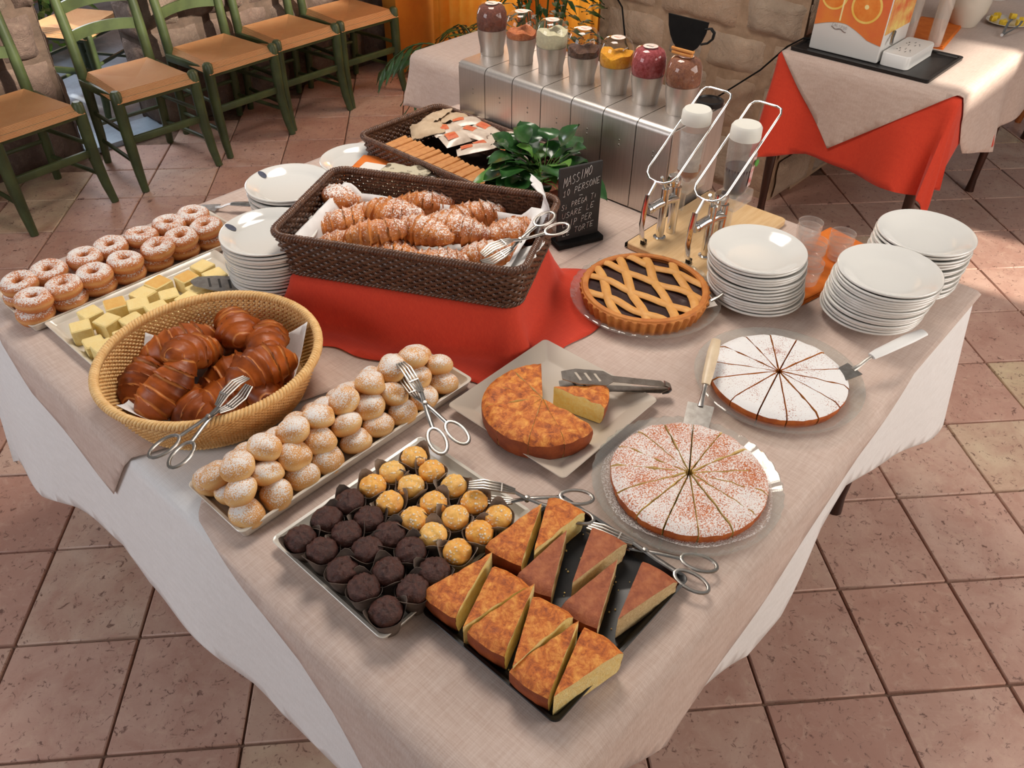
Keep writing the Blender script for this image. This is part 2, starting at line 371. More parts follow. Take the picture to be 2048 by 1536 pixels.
# outside the doorway
m = MB(); m.box((1.6, 5.6, -.05), (4.5, 2.96, .10))
tag(link('paving_outside', m.mesh('paving_outside', simple('blue_grey_stone', rgb(160, 172, 186), rgb(128, 138, 150), 5, .55, bump=.5, bscale=9, bdist=.02, coord='World'))), kind='structure')
m = MB(); m.box((1.37, 4.05, .012), (.44, .20, .03), .006); tag(link('door_1', m.mesh('door_1', simple('sill_stone', rgb(158, 172, 186), rgb(130, 142, 156), 6, .5, bump=.4, bscale=14, bdist=.01))), 'grey stone sill of the open doorway', kind='structure')
m = MB(); m.box((1.9, 6.9, 1.2), (4.0, .12, 2.4)); tag(link('wall_outside', m.mesh('wall_outside', simple('pink_plaster', rgb(220, 176, 150), rgb(200, 150, 126), 6, .9, coord='World'))), kind='structure')
# ---------------------------------------------------------------- cloth draping
def drape_map(rect, z0, floorz=None, rad=.018, flare=.20, wave=.10, k=13.0, ph=0.0, off=0.0):
    U0, U1, V0, V1 = rect
    def mp(u, v):
        du = U0-u if u < U0 else (u-U1 if u > U1 else 0); dv = V0-v if v < V0 else (v-V1 if v > V1 else 0)
        cu, cv = min(max(u, U0), U1), min(max(v, V0), V1)
        d = hypot(du, dv)
        if d < 1e-9: return (u, v, z0+off+.0007*noise.noise(Vector((u*6, v*6, ph))))
        dx, dy = (-du if u < U0 else du)/d, (-dv if v < V0 else dv)/d
        if du > 0 and dv > 0: s = 3*math.atan2(dv, du)/k*1.0+U1
        else: s = cv if du > 0 else cu
        arc = rad*pi/2
        if d < arc: a = d/rad; o, z = rad*sin(a), rad*(1-cos(a))
        else:
            fl = flare*(1+wave*6*min(1, (d-arc)/.15)*(sin(k*s+ph)+.5*sin(k*1.9*s+ph*2.3)))
            fl = max(.02, fl); e = d-arc; ln = math.sqrt(1+fl*fl); o, z = rad+e*fl/ln, rad+e/ln
        zz = z0+off-z; o += off
        if floorz is not None and zz < floorz+off:
            o += (floorz+off-zz); zz = floorz+off
        return (cu+dx*o, cv+dy*o, zz)
    return mp
def cloth(poly, mp, step=.03, thick=.0018):
    bm = bmesh.new(); bm.faces.new([bm.verts.new((x, y, 0)) for x, y in poly])
    xs = [p[0] for p in poly]; ys = [p[1] for p in poly]
    def cuts(lo, hi): n = int((hi-lo)/step); return [lo+(hi-lo)*(i+.5)/(n+1) for i in range(n+1)]
    for x in cuts(min(xs), max(xs)): bmesh.ops.bisect_plane(bm, geom=bm.verts[:]+bm.edges[:]+bm.faces[:], plane_co=(x, 0, 0), plane_no=(1, 0, 0))
    for y in cuts(min(ys), max(ys)): bmesh.ops.bisect_plane(bm, geom=bm.verts[:]+bm.edges[:]+bm.faces[:], plane_co=(0, y, 0), plane_no=(0, 1, 0))
    bm.verts.ensure_lookup_table(); bm.verts.index_update()
    m = MB(); m.v = [mp(v.co.x, v.co.y) for v in bm.verts]; m.f = [tuple(v.index for v in f.verts) for f in bm.faces]; m.mi = [0]*len(m.f); bm.free(); return m
def solid(o, t=.0016):
    md = o.modifiers.new('thickness', 'SOLIDIFY'); md.thickness = t; md.offset = -1; return o
# ---------------------------------------------------------------- buffet table + cloths
def cabriole(h, r0=.028):
    m = MB(); path = []; rs = []
    for i in range(13):
        t = i/12; z = h*t; o = .03*sin(pi*(1-t)*1.05)*(1 if t > .0 else 1)+.018*(1-t)**3*2-.012
        path.append((o, 0, z)); rs.append(.015+.02*t**1.4+(.006 if i == 0 else 0))
    m.tube(path, rs, 10); return m
tbl = thing('buffet_table', 'large buffet table on dark curved wooden legs under the white cloth', 'table')
m = MB(); m.box((TW/2, TD/2, .722), (TW-.02, TD-.02, .03), .004, 1); part('tabletop', m, dark_wood, tbl)
m = MB(); m.box((TW/2, .10, .665), (TW-.2, .022, .08)); m.box((TW/2, TD-.10, .665), (TW-.2, .022, .08)); m.box((.12, TD/2, .665), (.022, TD-.2, .08)); m.box((TW-.12, TD/2, .665), (.022, TD-.2, .08)); part('apron', m, dark_wood, tbl)
for (x, y, a) in ((.11, .10, -2.3), (TW-.117, .10, -.8), (.11, TD-.1, 2.3), (TW-.117, TD-.1, .8)): part('leg', cabriole(.708), dark_wood, tbl, (x, y, 0), (0, 0, a))
mw = drape_map((0, TW, 0, TD), TZ-.006, rad=.014, flare=.13, wave=.035, k=9, ph=.6)
poly = [(-.30, .30), (-.24, .10), (-.18, -.03), (.10, -.06), (.20, -.08), (.30, -.17), (.46, -.24), (.60, -.315), (.70, -.29), (.84, -.17), (.95, -.14), (1.2, -.25), (1.45, -.35), (TW+.08, -.41), (TW+.24, -.30), (TW+.30, .5), (TW+.3, TD+.2), (.6, TD+.32), (-.34, TD+.34), (-.50, TD+.10), (-.46, 1.48), (-.40, 1.32), (-.34, 1.08), (-.375, .98), (-.35, .72), (-.34, .60), (-.355, .52), (-.32, .40)]
solid(solo('tablecloth', cloth(poly, mw, .028), white_linen, 'white tablecloth hanging down all round the buffet table', 'tablecloth', smooth=80))
mo = drape_map((0, TW, 0, TD), TZ-.004, rad=.016, flare=.14, wave=.10, k=9, ph=.6, off=.004)
# overlay lying under the doughnuts, its corner hanging over the left edge
poly = [(-.17, 1.04), (-.135, 1.20), (-.095, 1.36), (.0, 1.52), (.10, TD+.12), (TW+.05, TD+.12), (TW+.04, .70), (.70, .70), (.35, .81), (.01, .915)]
solid(solo('table_runner', cloth(poly, mo, .03), beige_linen, 'beige linen overlay under the doughnut tray, one corner hanging over the left edge', 'tablecloth', smooth=80), .001)
mo2 = drape_map((0, TW, 0, TD), TZ-.004, rad=.03, flare=.22, wave=.05, k=8, ph=2.1, off=.0058)
poly = [(.07, .80), (.0, .72), (-.04, .52), (-.07, .40), (-.11, .32), (-.17, .24), (-.25, .10), (-.22, -.02), (.02, -.07), (.16, -.10), (.28, -.185), (.38, -.17), (.43, -.15), (.70, -.09), (.92, -.05), (1.20, -.018), (TW+.015, -.018), (TW+.02, .75), (.6, .80)]
solid(solo('table_runner', cloth(poly, mo2, .028), beige_linen, 'beige linen overlay under the cakes and muffins, hanging over the near corner', 'tablecloth', smooth=80), .001)
TZ += .0035
# ---------------------------------------------------------------- trays and plates
def tray(L, W, h, mat, name, label, cat, loc, rz=0, flare=.008, wall=.006, r=.012, group=None, base=.004):
    m = MB(); l = [rr(L-2*flare, W-2*flare, r*.7, 0), rr(L-flare, W-flare, r, h*.55), rr(L, W, r, h), rr(L-.002, W-.002, r, h+.0012), rr(L-2*wall, W-2*wall, r*.8, h), rr(L-2*wall-2*flare, W-2*wall-2*flare, r*.6, base+.002), rr(L-2*wall-2*flare-.006, W-2*wall-2*flare-.006, r*.5, base)]
    m.loft(l); return solo(name, m, mat, label, cat, loc, (0, 0, rz), group)
tray(.545, .186, .018, china_warm, 'serving_tray', 'long white rectangular tray holding the ring doughnuts', 'tray', (.033+.2725, 1.515, TZ))
tray(.42, .232, .016, china_warm, 'serving_tray', 'white rectangular tray holding the yellow sponge cubes', 'tray', (.06+.21, 1.312, TZ))
tray(.535, .164, .022, china_warm, 'serving_tray', 'long cream tray holding the round sugared buns', 'tray', (.013+.2675, .688, TZ))
tray(.33, .275, .018, china_warm, 'serving_tray', 'white rectangular tray holding the mini muffins', 'tray', (.205, .430, TZ))
tray(.322, .262, .018, black_gloss, 'serving_tray', 'black rectangular tray holding the cake slices', 'tray', (.272, .159, TZ))
tray(.288, .288, .020, simple('taupe_china', rgb(196, 182, 166), None, rough=.5), 'square_plate', 'square pale plate under the cut golden cake', 'plate', (.603, .447, TZ), flare=.03, wall=.004, r=.01)
def glass_plate(loc, Rr, label, h=.022, scallop=True):
    m = MB()
    def mod(r, z, a): 
        q = max(0, (r/Rr-.85)/.15); return (r*(1+.006*q*sin(a*40)), z+.0015*q*sin(a*40)) if scallop else (r, z)
    m.lathe([(0, .001), (Rr*.62, .001), (Rr*.70, .004), (Rr*.9, h*.7), (Rr, h), (Rr*1.0, h+.004), (Rr*.985, h+.005), (Rr*.89, h*.75+.005), (Rr*.70, .010), (Rr*.6, .007), (0, .007)], 120, mod=mod)
    return solo('glass_plate', m, glass_thick, label, 'plate', loc)
glass_plate((1.028, .533, TZ), .170, 'clear scalloped glass plate under the lattice jam tart')
glass_plate((.962, .165, TZ), .165, 'clear glass plate under the white sugar-dusted cake', scallop=False)
glass_plate((.598, .143, TZ), .163, 'clear glass plate with beaded rim under the nearer dusted cake')
# round china plates
def plate_mesh(deep):
    m = MB(); Rr = .105
    if deep: pr = [(0, .0), (.058, .0), (.060, .003), (.075, .0075), (.098, .020), (.1045, .0240), (.1062, .0258), (.1060, .0282), (.1044, .0294), (.100, .0282), (.090, .0225), (.074, .0125), (.064, .0085), (.05, .0068), (0, .0060)]
    else: pr = [(0, .0), (.060, .0), (.062, .003), (.078, .006), (.096, .0135), (.1045, .0185), (.1062, .0200), (.1060, .0225), (.1042, .0236), (.100, .0226), (.088, .0165), (.0815, .0125), (.076, .0082), (.070, .0066), (0, .0058)]
    m.lathe(pr, 56); return m.mesh('plate', china, 50)
deep_me, flat_me = plate_mesh(True), plate_mesh(False)
emblem = simple('emblem_ink', rgb(30, 36, 60), rgb(60, 66, 90), 300, .4)
def stack(n, base, top, z1, me, where, pitch_h, group, emb=None):
    zb = TZ
    for i in range(n):
        t = i/(n-1) if n > 1 else 0
        x = base[0]+(top[0]-base[0])*t+rnd.uniform(-.003, .003); y = base[1]+(top[1]-base[1])*t+rnd.uniform(-.003, .003)
        k = n-1-i
        lab = ('top plate' if k == 0 else ORD[k]+' white plate from the top' if i else 'bottom white plate')+' of '+where
        if k == 0: lab = ('white ' if not emb else 'white emblem-marked ')+lab
        o = tag(link('dinner_plate', me, None, (x, y, zb+t*(z1-pitch_h-zb)), (0, 0, rnd.uniform(0, 6))), lab, 'plate', group)
        if k == 0 and emb:
            o.rotation_euler = (0, 0, 0); e = MB(); e.lathe([(0, .0), (.010, .0), (.0105, .0004), (0, .0006)], 20)
            e.v = [(a*1.25, b*.8, c) for a, b, c in e.v]; q = part('emblem', e, emblem, o, (.091*cos(emb), .091*sin(emb), .0186), (0, -.42, emb), label='small dark oval emblem')
stack(16, (.512, 1.205), (.490, 1.168), .908, flat_me, 'the left stack beside the wicker basket', .02, 'plates left of the croissant basket', 2.1)
stack(13, (.71, 1.40), (.70, 1.395), .872, flat_me, 'the left stack behind, next to the doughnuts', .02, 'plates left of the croissant basket', 1.75)
stack(5, (1.0, 1.50), (1.0, 1.50), .80, flat_me, 'the low stack half hidden behind the croissant basket', .02, 'plates behind the croissant basket')
stack(15, (1.206, .356), (1.196, .366), .880, deep_me, 'the stack between the tart and the orange napkin', .024, 'plates at the right corner')
stack(16, (1.318, .133), (1.291, .112), .888, deep_me, 'the right stack nearest the table edge', .024, 'plates at the right corner')
stack(14, (1.50, .128), (1.508, .120), .885, deep_me, 'the far right stack at the table corner', .024, 'plates at the right corner')
# ---------------------------------------------------------------- doughnuts
dn_mat = dusted('doughnut', rgb(206, 130, 70), rgb(190, 108, 52), 30, amount=.46, lo=.2, hi=.8, attr='bake', pale=rgb(222, 168, 106), bump=.2, rough=.6, grain=520, patch=30)
def doughnut_mesh(seed):
    m = MB(); nu, nv = 36, 16; at = []
    for i in range(nu):
        a = 2*pi*i/nu
        for j in range(nv):
            b = 2*pi*j/nv; n = noise.noise(Vector((cos(a)*2, sin(a)*2, b+seed*7)))
            r = .0235+.0155*cos(b)*(1+.08*n)+(.0015*noise.noise(Vector((cos(a)*1.3, sin(a)*1.3, seed)))); z = .0175*sin(b)*(1+.08*n)
            r = max(r, .0065)
            m.v.append((r*cos(a), r*sin(a), z)); at.append(max(0, 1-abs(z)/.0065)*(.8 if cos(b) > 0 else .3))
    for i in range(nu):
        for j in range(nv): i2, j2 = (i+1) % nu, (j+1) % nv; m.f.append((i*nv+j, i2*nv+j, i2*nv+j2, i*nv+j2))
    m.mi = [0]*len(m.f); m.at = at; return m.mesh('ring_doughnut', dn_mat, 80)
dms = [doughnut_mesh(s) for s in range(3)]
for (y, rown) in ((1.467, 'front'), (1.548, 'back')):
    for i in range(7):
        for lv in range(2):
            x = .066+.0715*i+(.01 if rown == 'back' else 0)+rnd.uniform(-.003, .003); tilt = rnd.uniform(-.10, .10)
            tag(link('ring_doughnut', dms[rnd.randrange(3)], None, (x+lv*rnd.uniform(-.006, .006), y+rnd.uniform(-.004, .004)-lv*.004, TZ+.0225+.0320*lv), (tilt, rnd.uniform(-.10, .10), rnd.uniform(0, 6)), (1.03, 1.03, 1)),
                '%s sugar-dusted ring doughnut from the left in the %s %s row of the long tray' % (ORD[i], rown, 'upper' if lv else 'lower'), 'doughnut', 'ring doughnuts')
# ---------------------------------------------------------------- sponge cubes
def crumb(name, a, b, sc=120, dark=None):
    k = NT(name); k.set(Roughness=.85); co = k.coord('Object'); n1 = k.noise(co, sc, 6, .7); n2 = k.noise(co, sc*3, 4)
    k.col(k.ramp(n1, [(.3, a), (.7, b)])); k.bump(k.math('ADD', n1, k.math('MULTIPLY', n2, .6)), .8, .003); k.b.inputs['Subsurface Weight'].default_value = .08
    k.b.inputs['Subsurface Radius'].default_value = (.006, .004, .002); return k.m
sponge = crumb('yellow_sponge', rgb(244, 214, 136), rgb(250, 230, 166)); sponge_top = crumb('sponge_skin', rgb(246, 216, 142), rgb(250, 228, 166), 40); skin_brown = crumb('sponge_brown_skin', rgb(226, 166, 84), rgb(238, 196, 116), 30)
cubes = [(.098, 1.320, 0), (.095, 1.258, 1), (.148, 1.302, 0), (.138, 1.360, 0), (.190, 1.350, 2), (.186, 1.266, 0), (.222, 1.308, 0), (.243, 1.264, 0), (.288, 1.296, 0), (.298, 1.360, 2), (.254, 1.350, 1), (.352, 1.330, 2), (.345, 1.275, 0), (.308, 1.250, 0), (.100, 1.220, 0), (.150, 1.226, 0), (.205, 1.222, 0), (.262, 1.222, 0), (.405, 1.350, 0), (.40, 1.290, 0)]
cl = ['at the left tip of the tray', 'in the left corner of the tray nearest the viewer', 'second from the left, in the middle', 'at the left, on the far side', 'browned, on the far side left of centre', 'in the middle of the near part', 'in the centre of the tray', 'right of centre near the basket', 'right of centre in the middle', 'browned, on the far side right of centre', 'torn, lying on the far side', 'browned, near the far right', 'beside the slotted server', 'right of centre under the server', 'touching the wicker basket at the left', 'hidden behind the basket rim, left', 'hidden behind the basket rim, centre', 'hidden behind the basket rim, right', 'in the far right corner', 'under the server at the right end']
for i, (x, y, kd) in enumerate(cubes):
    s = .042*rnd.uniform(.95, 1.1); h = .036*rnd.uniform(.9, 1.1); m = MB()
    m.loft([rr(s*.98, s*.98, .003, 0, 2), rr(s*1.02, s*1.02, .004, .003, 2), rr(s, s, .004, h*.5, 2), rr(s, s, .003, h-.002, 2), rr(s-.004, s-.004, .003, h, 2)], cap1=False)
    m.add(rr(s-.004, s-.004, .003, h, 2), [tuple(range(12))], 1)
    if kd == 1: m.v = [(p[0], p[1], p[2]*(.75+.3*noise.noise(Vector((p[0]*50, p[1]*50, i))))) for p in m.v]
    m.v = [tuple(Vector(p)+Vector((noise.noise(Vector(p)*60+Vector((i, 0, 0))), noise.noise(Vector(p)*60+Vector((0, i, 9))), 0))*.0015) for p in m.v]
    solo('sponge_cube', m, [sponge, skin_brown if kd == 2 else sponge_top], 'yellow sponge cube '+cl[i], 'cake', (x, y, TZ+.0045), (0, 0, rnd.uniform(-.35, .35)), 'sponge cubes', 35)
# ---------------------------------------------------------------- sugared buns
bun_mat = dusted('sugared_bun', rgb(222, 164, 94), rgb(208, 146, 76), 26, amount=.46, lo=.1, hi=.9, attr='bake', pale=rgb(242, 204, 142), bump=.12, rough=.55, grain=700, patch=24)
def bun_mesh(seed):
    m = MB(); nu, nv = 28, 15; at = []; r = random.Random(seed); dimple = r.uniform(0, 6)
    for j in range(nv):
        b = -pi/2+pi*j/(nv-1)
        for i in range(nu):
            a = 2*pi*i/nu; n = noise.noise(Vector((cos(a)*cos(b)*1.2, sin(a)*cos(b)*1.2, sin(b)*1.2+seed*5)))
            q = 1+.09*n-.20*math.exp(-((((a-dimple+pi) % (2*pi))-pi)**2/.25+(b-.3)**2/.2))
            m.v.append((.030*cos(b)*cos(a)*q, .030*cos(b)*sin(a)*q, .0215*sin(b)*q)); at.append(max(0, 1-abs(b+.05)/.5)*.75)
    for j in range(nv-1):
        for i in range(nu): k = (i+1) % nu; m.f.append((j*nu+i, j*nu+k, (j+1)*nu+k, (j+1)*nu+i))
    m.mi = [0]*len(m.f); m.at = at; return m.mesh('sugared_bun', bun_mat, 80)
bms = [bun_mesh(s) for s in range(5)]
for lay, (ys, n, x0, z) in enumerate((((.636, .690, .742), 9, .045, .0265), ((.660, .716), 9, .05, .054), ((.686,), 8, .072, .082))):
    for ri, y in enumerate(ys):
        for i in range(n):
            x = x0+.0565*i+(.5*.0565*(ri % 2) if lay == 0 else 0)*.4+rnd.uniform(-.004, .004)
            if x > .525: x = .52
            tag(link('sugared_bun', bms[rnd.randrange(5)], None, (x, y+rnd.uniform(-.004, .004), TZ+z+rnd.uniform(-.002, .002)), (rnd.uniform(-.5, .5), rnd.uniform(-.4, .4), rnd.uniform(0, 6))),
                '%s sugared bun from the left in the %s' % (ORD[i], ('bottom layer, near row', 'bottom layer, middle row', 'bottom layer, far row')[ri] if lay == 0 else ('middle layer, near row', 'middle layer, far row')[ri] if lay == 1 else 'top row'), 'bun', 'sugared buns')
# ---------------------------------------------------------------- muffins
choc = crumb('chocolate_muffin', rgb(50, 26, 20), rgb(92, 50, 38), 110)
choc.node_tree.nodes['Principled BSDF'].inputs['Roughness'].default_value = .5
def pearl_mat():
    k = NT('sugar_muffin'); k.set(Roughness=.55); co = k.coord('Object'); n1 = k.noise(co, 60, 4)
    c = k.ramp(n1, [(.3, rgb(216, 122, 34)), (.7, rgb(244, 182, 76))]); info = k.n('ObjectInfo'); c = k.mix(k.rng(info.outputs['Random'], 0, 1, 0, .5), c, rgb(248, 214, 130))
    vo = k.n('TexVoronoi'); vo.inputs['Scale'].default_value = 190; k.l(co, vo.inputs[0]); g = k.noise(co, 80, 2)
    gm = k.math('MULTIPLY', k.rng(vo.outputs['Distance'], .25, .45, 1, 0), k.rng(g, .45, .6)); k.col(k.mix(gm, c, rgb(246, 232, 206))); k.bump(k.math('ADD', gm, n1), .6, .002); return k.m
sugar_muf = pearl_mat(); wrap_d = simple('dark_muffin_paper', rgb(70, 56, 48), rgb(112, 96, 84), 30, .75); wrap_in = simple('muffin_paper_inside', rgb(104, 88, 76), rgb(150, 134, 120), 40, .8)
def muffin(seed, kind):
    r = random.Random(seed); ph = r.uniform(0, 6)
    w_ = MB()
    def mod(rr_, z, a):
        if z < .02: return (rr_*(1+.012*sin(a*22)), z)
        p = max(0, cos(2*(a-ph)))**2; q = (z-.02)/.025
        return (rr_*(1+.20*p*q+.03*sin(5*a+seed)*q), z+q*(.016*p-.006))
    w_.lathe([(0, 0), (.0165, 0), (.0215, .020), (.0242, .034), (.0275, .045), (.0268, .045), (.0232, .032), (.020, .020)], 28, mod=mod)
    t = MB()
    def m2(rr_, z, a):
        n = noise.noise(Vector((rr_*cos(a)*110, rr_*sin(a)*110, z*110+seed*3)))+.7*noise.noise(Vector((rr_*cos(a)*260, rr_*sin(a)*260, z*260+seed*3))); return (rr_*(1+(.055 if kind else .04)*n), z+(.0028 if kind else .002)*n+(.003*noise.noise(Vector((rr_*cos(a)*240, rr_*sin(a)*240, seed))) if kind else 0))
    f_ = .94 if kind else .86
    t.lathe([(q_[0]*f_, q_[1]-.001) for q_ in [(.020, .020), (.0225, .029), (.0245, .034), (.0258, .038), (.0262, .041), (.0258, .044), (.0246, .0468), (.0228, .0494), (.0204, .0518), (.0176, .0539), (.0145, .0556), (.0112, .0568), (.0078, .0576), (.0045, .058), (.002, .0581), (0, .0581)]], 48, mod=m2)
    th = thing('mini_muffin', '', 'muffin', (0, 0, 0)); part('paper_cup', w_, wrap_d if kind else wrap_in, th, smooth=60); part('muffin_top', t, choc if kind else sugar_muf, th, smooth=80); return th
mufs = {k: [muffin(s+10*k, k) for s in range(3)] for k in (0, 1)}; mk = {id(t): kids(t) for l in mufs.values() for t in l}; used = set()
for i, x in enumerate((.068, .117, .163, .210, .257, .304)):
    for j, y in enumerate((.512, .463, .413, .364, .311)):
        kind = 1 if i < 3 else 0; p = mufs[kind][rnd.randrange(3)]; ii = i % 3
        lab = '%s, %s from the far end in the %s row from the left' % ('dark chocolate mini muffin' if kind else 'pearl-sugared yellow mini muffin', ORD[j], ORD[i])
        loc = (x+rnd.uniform(-.003, .003), y+rnd.uniform(-.003, .003), TZ+.0045); rot = (rnd.uniform(-.05, .05), rnd.uniform(-.05, .05), rnd.uniform(0, 6))
        if id(p) not in used: used.add(id(p)); p.location = loc; p.rotation_euler = rot; p['label'] = lab; o = p
        else: o = dup(p, loc, rot, lab, mk[id(p)])
        o['group'] = 'chocolate mini muffins' if kind else 'pearl sugar mini muffins'
# ---------------------------------------------------------------- cakes
def wedge(m, Rr, a0, a1, h, gap=.0012, dome=.004, edge=.006, rough=.002, seed=0, nr=12, na=None, drop=.96, c=(0, 0)):
    """one slice: top = slot 0, outer crust = slot 1, cut faces = slot 2"""
    na = na or max(5, int((a1-a0)/.07)); mid = (a0+a1)/2; sh = gap/max(.15, sin((a1-a0)/2)); ox, oy = c[0]+sh*cos(mid), c[1]+sh*sin(mid)
    def top(r, a):
        t = r/Rr; z = h+dome*(1-t*t); 
        if t > .9: z -= edge*((t-.9)/.1)**2
        x, y = r*cos(a), r*sin(a); return z+rough*noise.noise(Vector((x*45+seed*9, y*45, seed)))+rough*.6*noise.noise(Vector((x*110, y*110, seed)))
    rows = []; v = []
    for i in range(nr+1):
        r = Rr*(i/nr)*1.0; row = []
        if i == 0: r = .0004
        for j in range(na+1):
            a = a0+(a1-a0)*j/na; row.append(len(v)); v.append((ox+r*cos(a), oy+r*sin(a), top(r, a)))
        rows.append(row)
    m.add(v, [(rows[i][j], rows[i+1][j], rows[i+1][j+1], rows[i][j+1]) for i in range(nr) for j in range(na)], 0)
    wv = []
    for q, (f_, zf) in enumerate(((1, 1), (1.004, .8), (.995, .45), (drop, .06), (drop-.02, 0))):
        for j in range(na+1):
            a = a0+(a1-a0)*j/na; zt = top(Rr, a); n = .0018*noise.noise(Vector((a*20, zf*6, seed))) if q else 0
            wv.append((ox+(Rr*f_+n)*cos(a), oy+(Rr*f_+n)*sin(a), zt*zf))
    m.add(wv, [(q*(na+1)+j, (q+1)*(na+1)+j, (q+1)*(na+1)+j+1, q*(na+1)+j+1) for q in range(4) for j in range(na)], 1)
    for a, fl in ((a0, 0), (a1, 1)):
        cv = []
        for i in range(nr+1):
            r = max(Rr*i/nr, .0004); zt = top(r, a)
            for k in range(7):
                zz = zt*(1-k/6); rx = r*(1 if i < nr else (1, 1.0, 1.0, .99, .985, .97, drop-.02)[k]); n = (.0022 if 0 < k < 6 and i > 1 else .0008)*noise.noise(Vector((r*230, zz*230, seed+a)))
                cv.append((ox+rx*cos(a)-n*sin(a), oy+rx*sin(a)+n*cos(a), zz))
        fs = [(i*7+k, i*7+k+1, (i+1)*7+k+1, (i+1)*7+k) for i in range(nr) for k in range(6)]
        m.add(cv, fs if not fl else [q[::-1] for q in fs], 2)
    bv = [(ox, oy, 0)]+[(ox+Rr*(drop-.02)*cos(a0+(a1-a0)*j/na), oy+Rr*(drop-.02)*sin(a0+(a1-a0)*j/na), 0) for j in range(na+1)]
    m.add(bv, [tuple(range(len(bv)-1, -1, -1))], 1); return m
crust = simple('cake_crust', rgb(196, 104, 36), rgb(160, 72, 24), 50, .6, bump=.4, bscale=140, bdist=.002)
yellow_crumb = crumb('yellow_crumb', rgb(246, 208, 118), rgb(252, 234, 172), 140); amber_crumb = crumb('amber_crumb', rgb(206, 120, 34), rgb(220, 144, 52), 140)
def cake_top(name, a, b, c3):
    k = NT(name); k.set(Roughness=.5); co = k.coord('Object'); n1 = k.noise(co, 62, 8, .72, .4); n2 = k.noise(co, 160, 5, .7)
    k.col(k.ramp(n1, [(.34, a), (.49, b), (.66, c3)])); k.bump(k.math('ADD', n1, k.math('MULTIPLY', n2, .4)), .6, .004); return k.m
golden_top = cake_top('golden_cake_top', rgb(130, 54, 16), rgb(204, 108, 34), rgb(240, 168, 76)); dark_crust = simple('dark_cake_crust', rgb(124, 52, 20), rgb(158, 76, 30), 40, .6, bump=.4, bscale=120, bdist=.002)
white_dust = dusted('white_dusted_top', rgb(176, 92, 44), rgb(150, 70, 34), 60, sugar=(.84, .82, .80, 1), amount=.70, lo=.3, hi=.7, bump=.25, grain=620, patch=16)
thin_dust = dusted('thinly_dusted_top', rgb(206, 120, 62), rgb(180, 92, 46), 60, sugar=(.82, .76, .72, 1), amount=.42, lo=.3, hi=.8, bump=.5, grain=620, patch=13)
def cake(loc, Rr, h, n, mats, label, start=0, rough=.002, dome=.004, edge=.006, jit=.05, skip=None):
    th = thing('round_cake', label, 'cake', loc); a = start; r = random.Random(int(Rr*9999)+n); cuts = [start+2*pi*i/n+(r.uniform(-jit, jit) if i else 0) for i in range(n)]+[start+2*pi]
    for i in range(n):
        m = MB(); wedge(m, Rr, cuts[i], cuts[i+1], h*r.uniform(.97, 1.03), .0014, dome, edge, rough, i); part('slice', m, mats, th, smooth=50)
    return th
cake((.957, .165, TZ+.007), .128, .030, 14, [white_dust, crust, amber_crumb], 'round cake thickly dusted with white sugar and cut into slices', .2)
cake((.602, .143, TZ+.007), .127, .032, 15, [thin_dust, crust, yellow_crumb], 'round golden cake thinly dusted with sugar, nearest the table edge', .1, rough=.004, dome=.003)
def sugar_film():
    k = NT('icing_sugar_film'); t = k.t; tr = k.n('BsdfTransparent'); k.set(Roughness=.9); k.col((.8, .77, .74, 1)); ms = k.n('MixShader')
    k.l(k.rng(k.noise(k.coord('World'), 330, 3, .8), .42, .62, 0, .75), ms.inputs[0]); k.l(tr.outputs[0], ms.inputs[1]); k.l(k.b.outputs[0], ms.inputs[2]); k.l(ms.outputs[0], k.out.inputs[0]); return k.m
m = MB(); m.lathe([(.100, .0076), (.114, .0116), (.138, .0200), (.1455, .0230)], 60, mod=lambda r_, z, a: (r_*(1+(.02*sin(3*a)+.015*sin(7*a) if r_ > .14 else 0)), z)); solo('icing_sugar', m, sugar_film(), 'fine icing sugar spilled on the glass plate round the nearer cake', 'sugar', (.598, .143, TZ), kind='stuff')
crm = MB()
for i in range(26):
    a, d = rnd.uniform(0, 6.28), abs(rnd.gauss(0, .009)); s_ = rnd.uniform(.0015, .0035); crm.box((d*cos(a), d*sin(a), .001), (s_*1.6, s_, s_), s_*.3, 1, rz=a)
crm2 = solo('cake_crumbs', crm, yellow_crumb, 'loose yellow crumbs at the rim of the nearer dusted cake', 'crumbs', (.602+.124, .143-.077, TZ+.018), kind='stuff')
# golden cake with missing slices
th = thing('round_cake', 'round golden cake with a wedge missing on the square plate', 'cake', (.562, .440, TZ+.006))
for i in range(7):
    m = MB(); a0 = R_(42)+R_(232)*i/7; wedge(m, .112, a0, a0+R_(232)/7, .050*rnd.uniform(.98, 1.03), .0004, .004, .010, .0045, i); part('slice', m, [golden_top, dark_crust, yellow_crumb], th, smooth=60)
m = MB(); wedge(m, .106, -R_(17), R_(17), .046, 0, .003, .008, .004, 33); solo('cake_slice', m, [golden_top, dark_crust, yellow_crumb], 'loose slice of golden cake pulled out beside the cut cake', 'cake', (.606, .450, TZ+.006), (0, 0, R_(-60)), smooth=60)
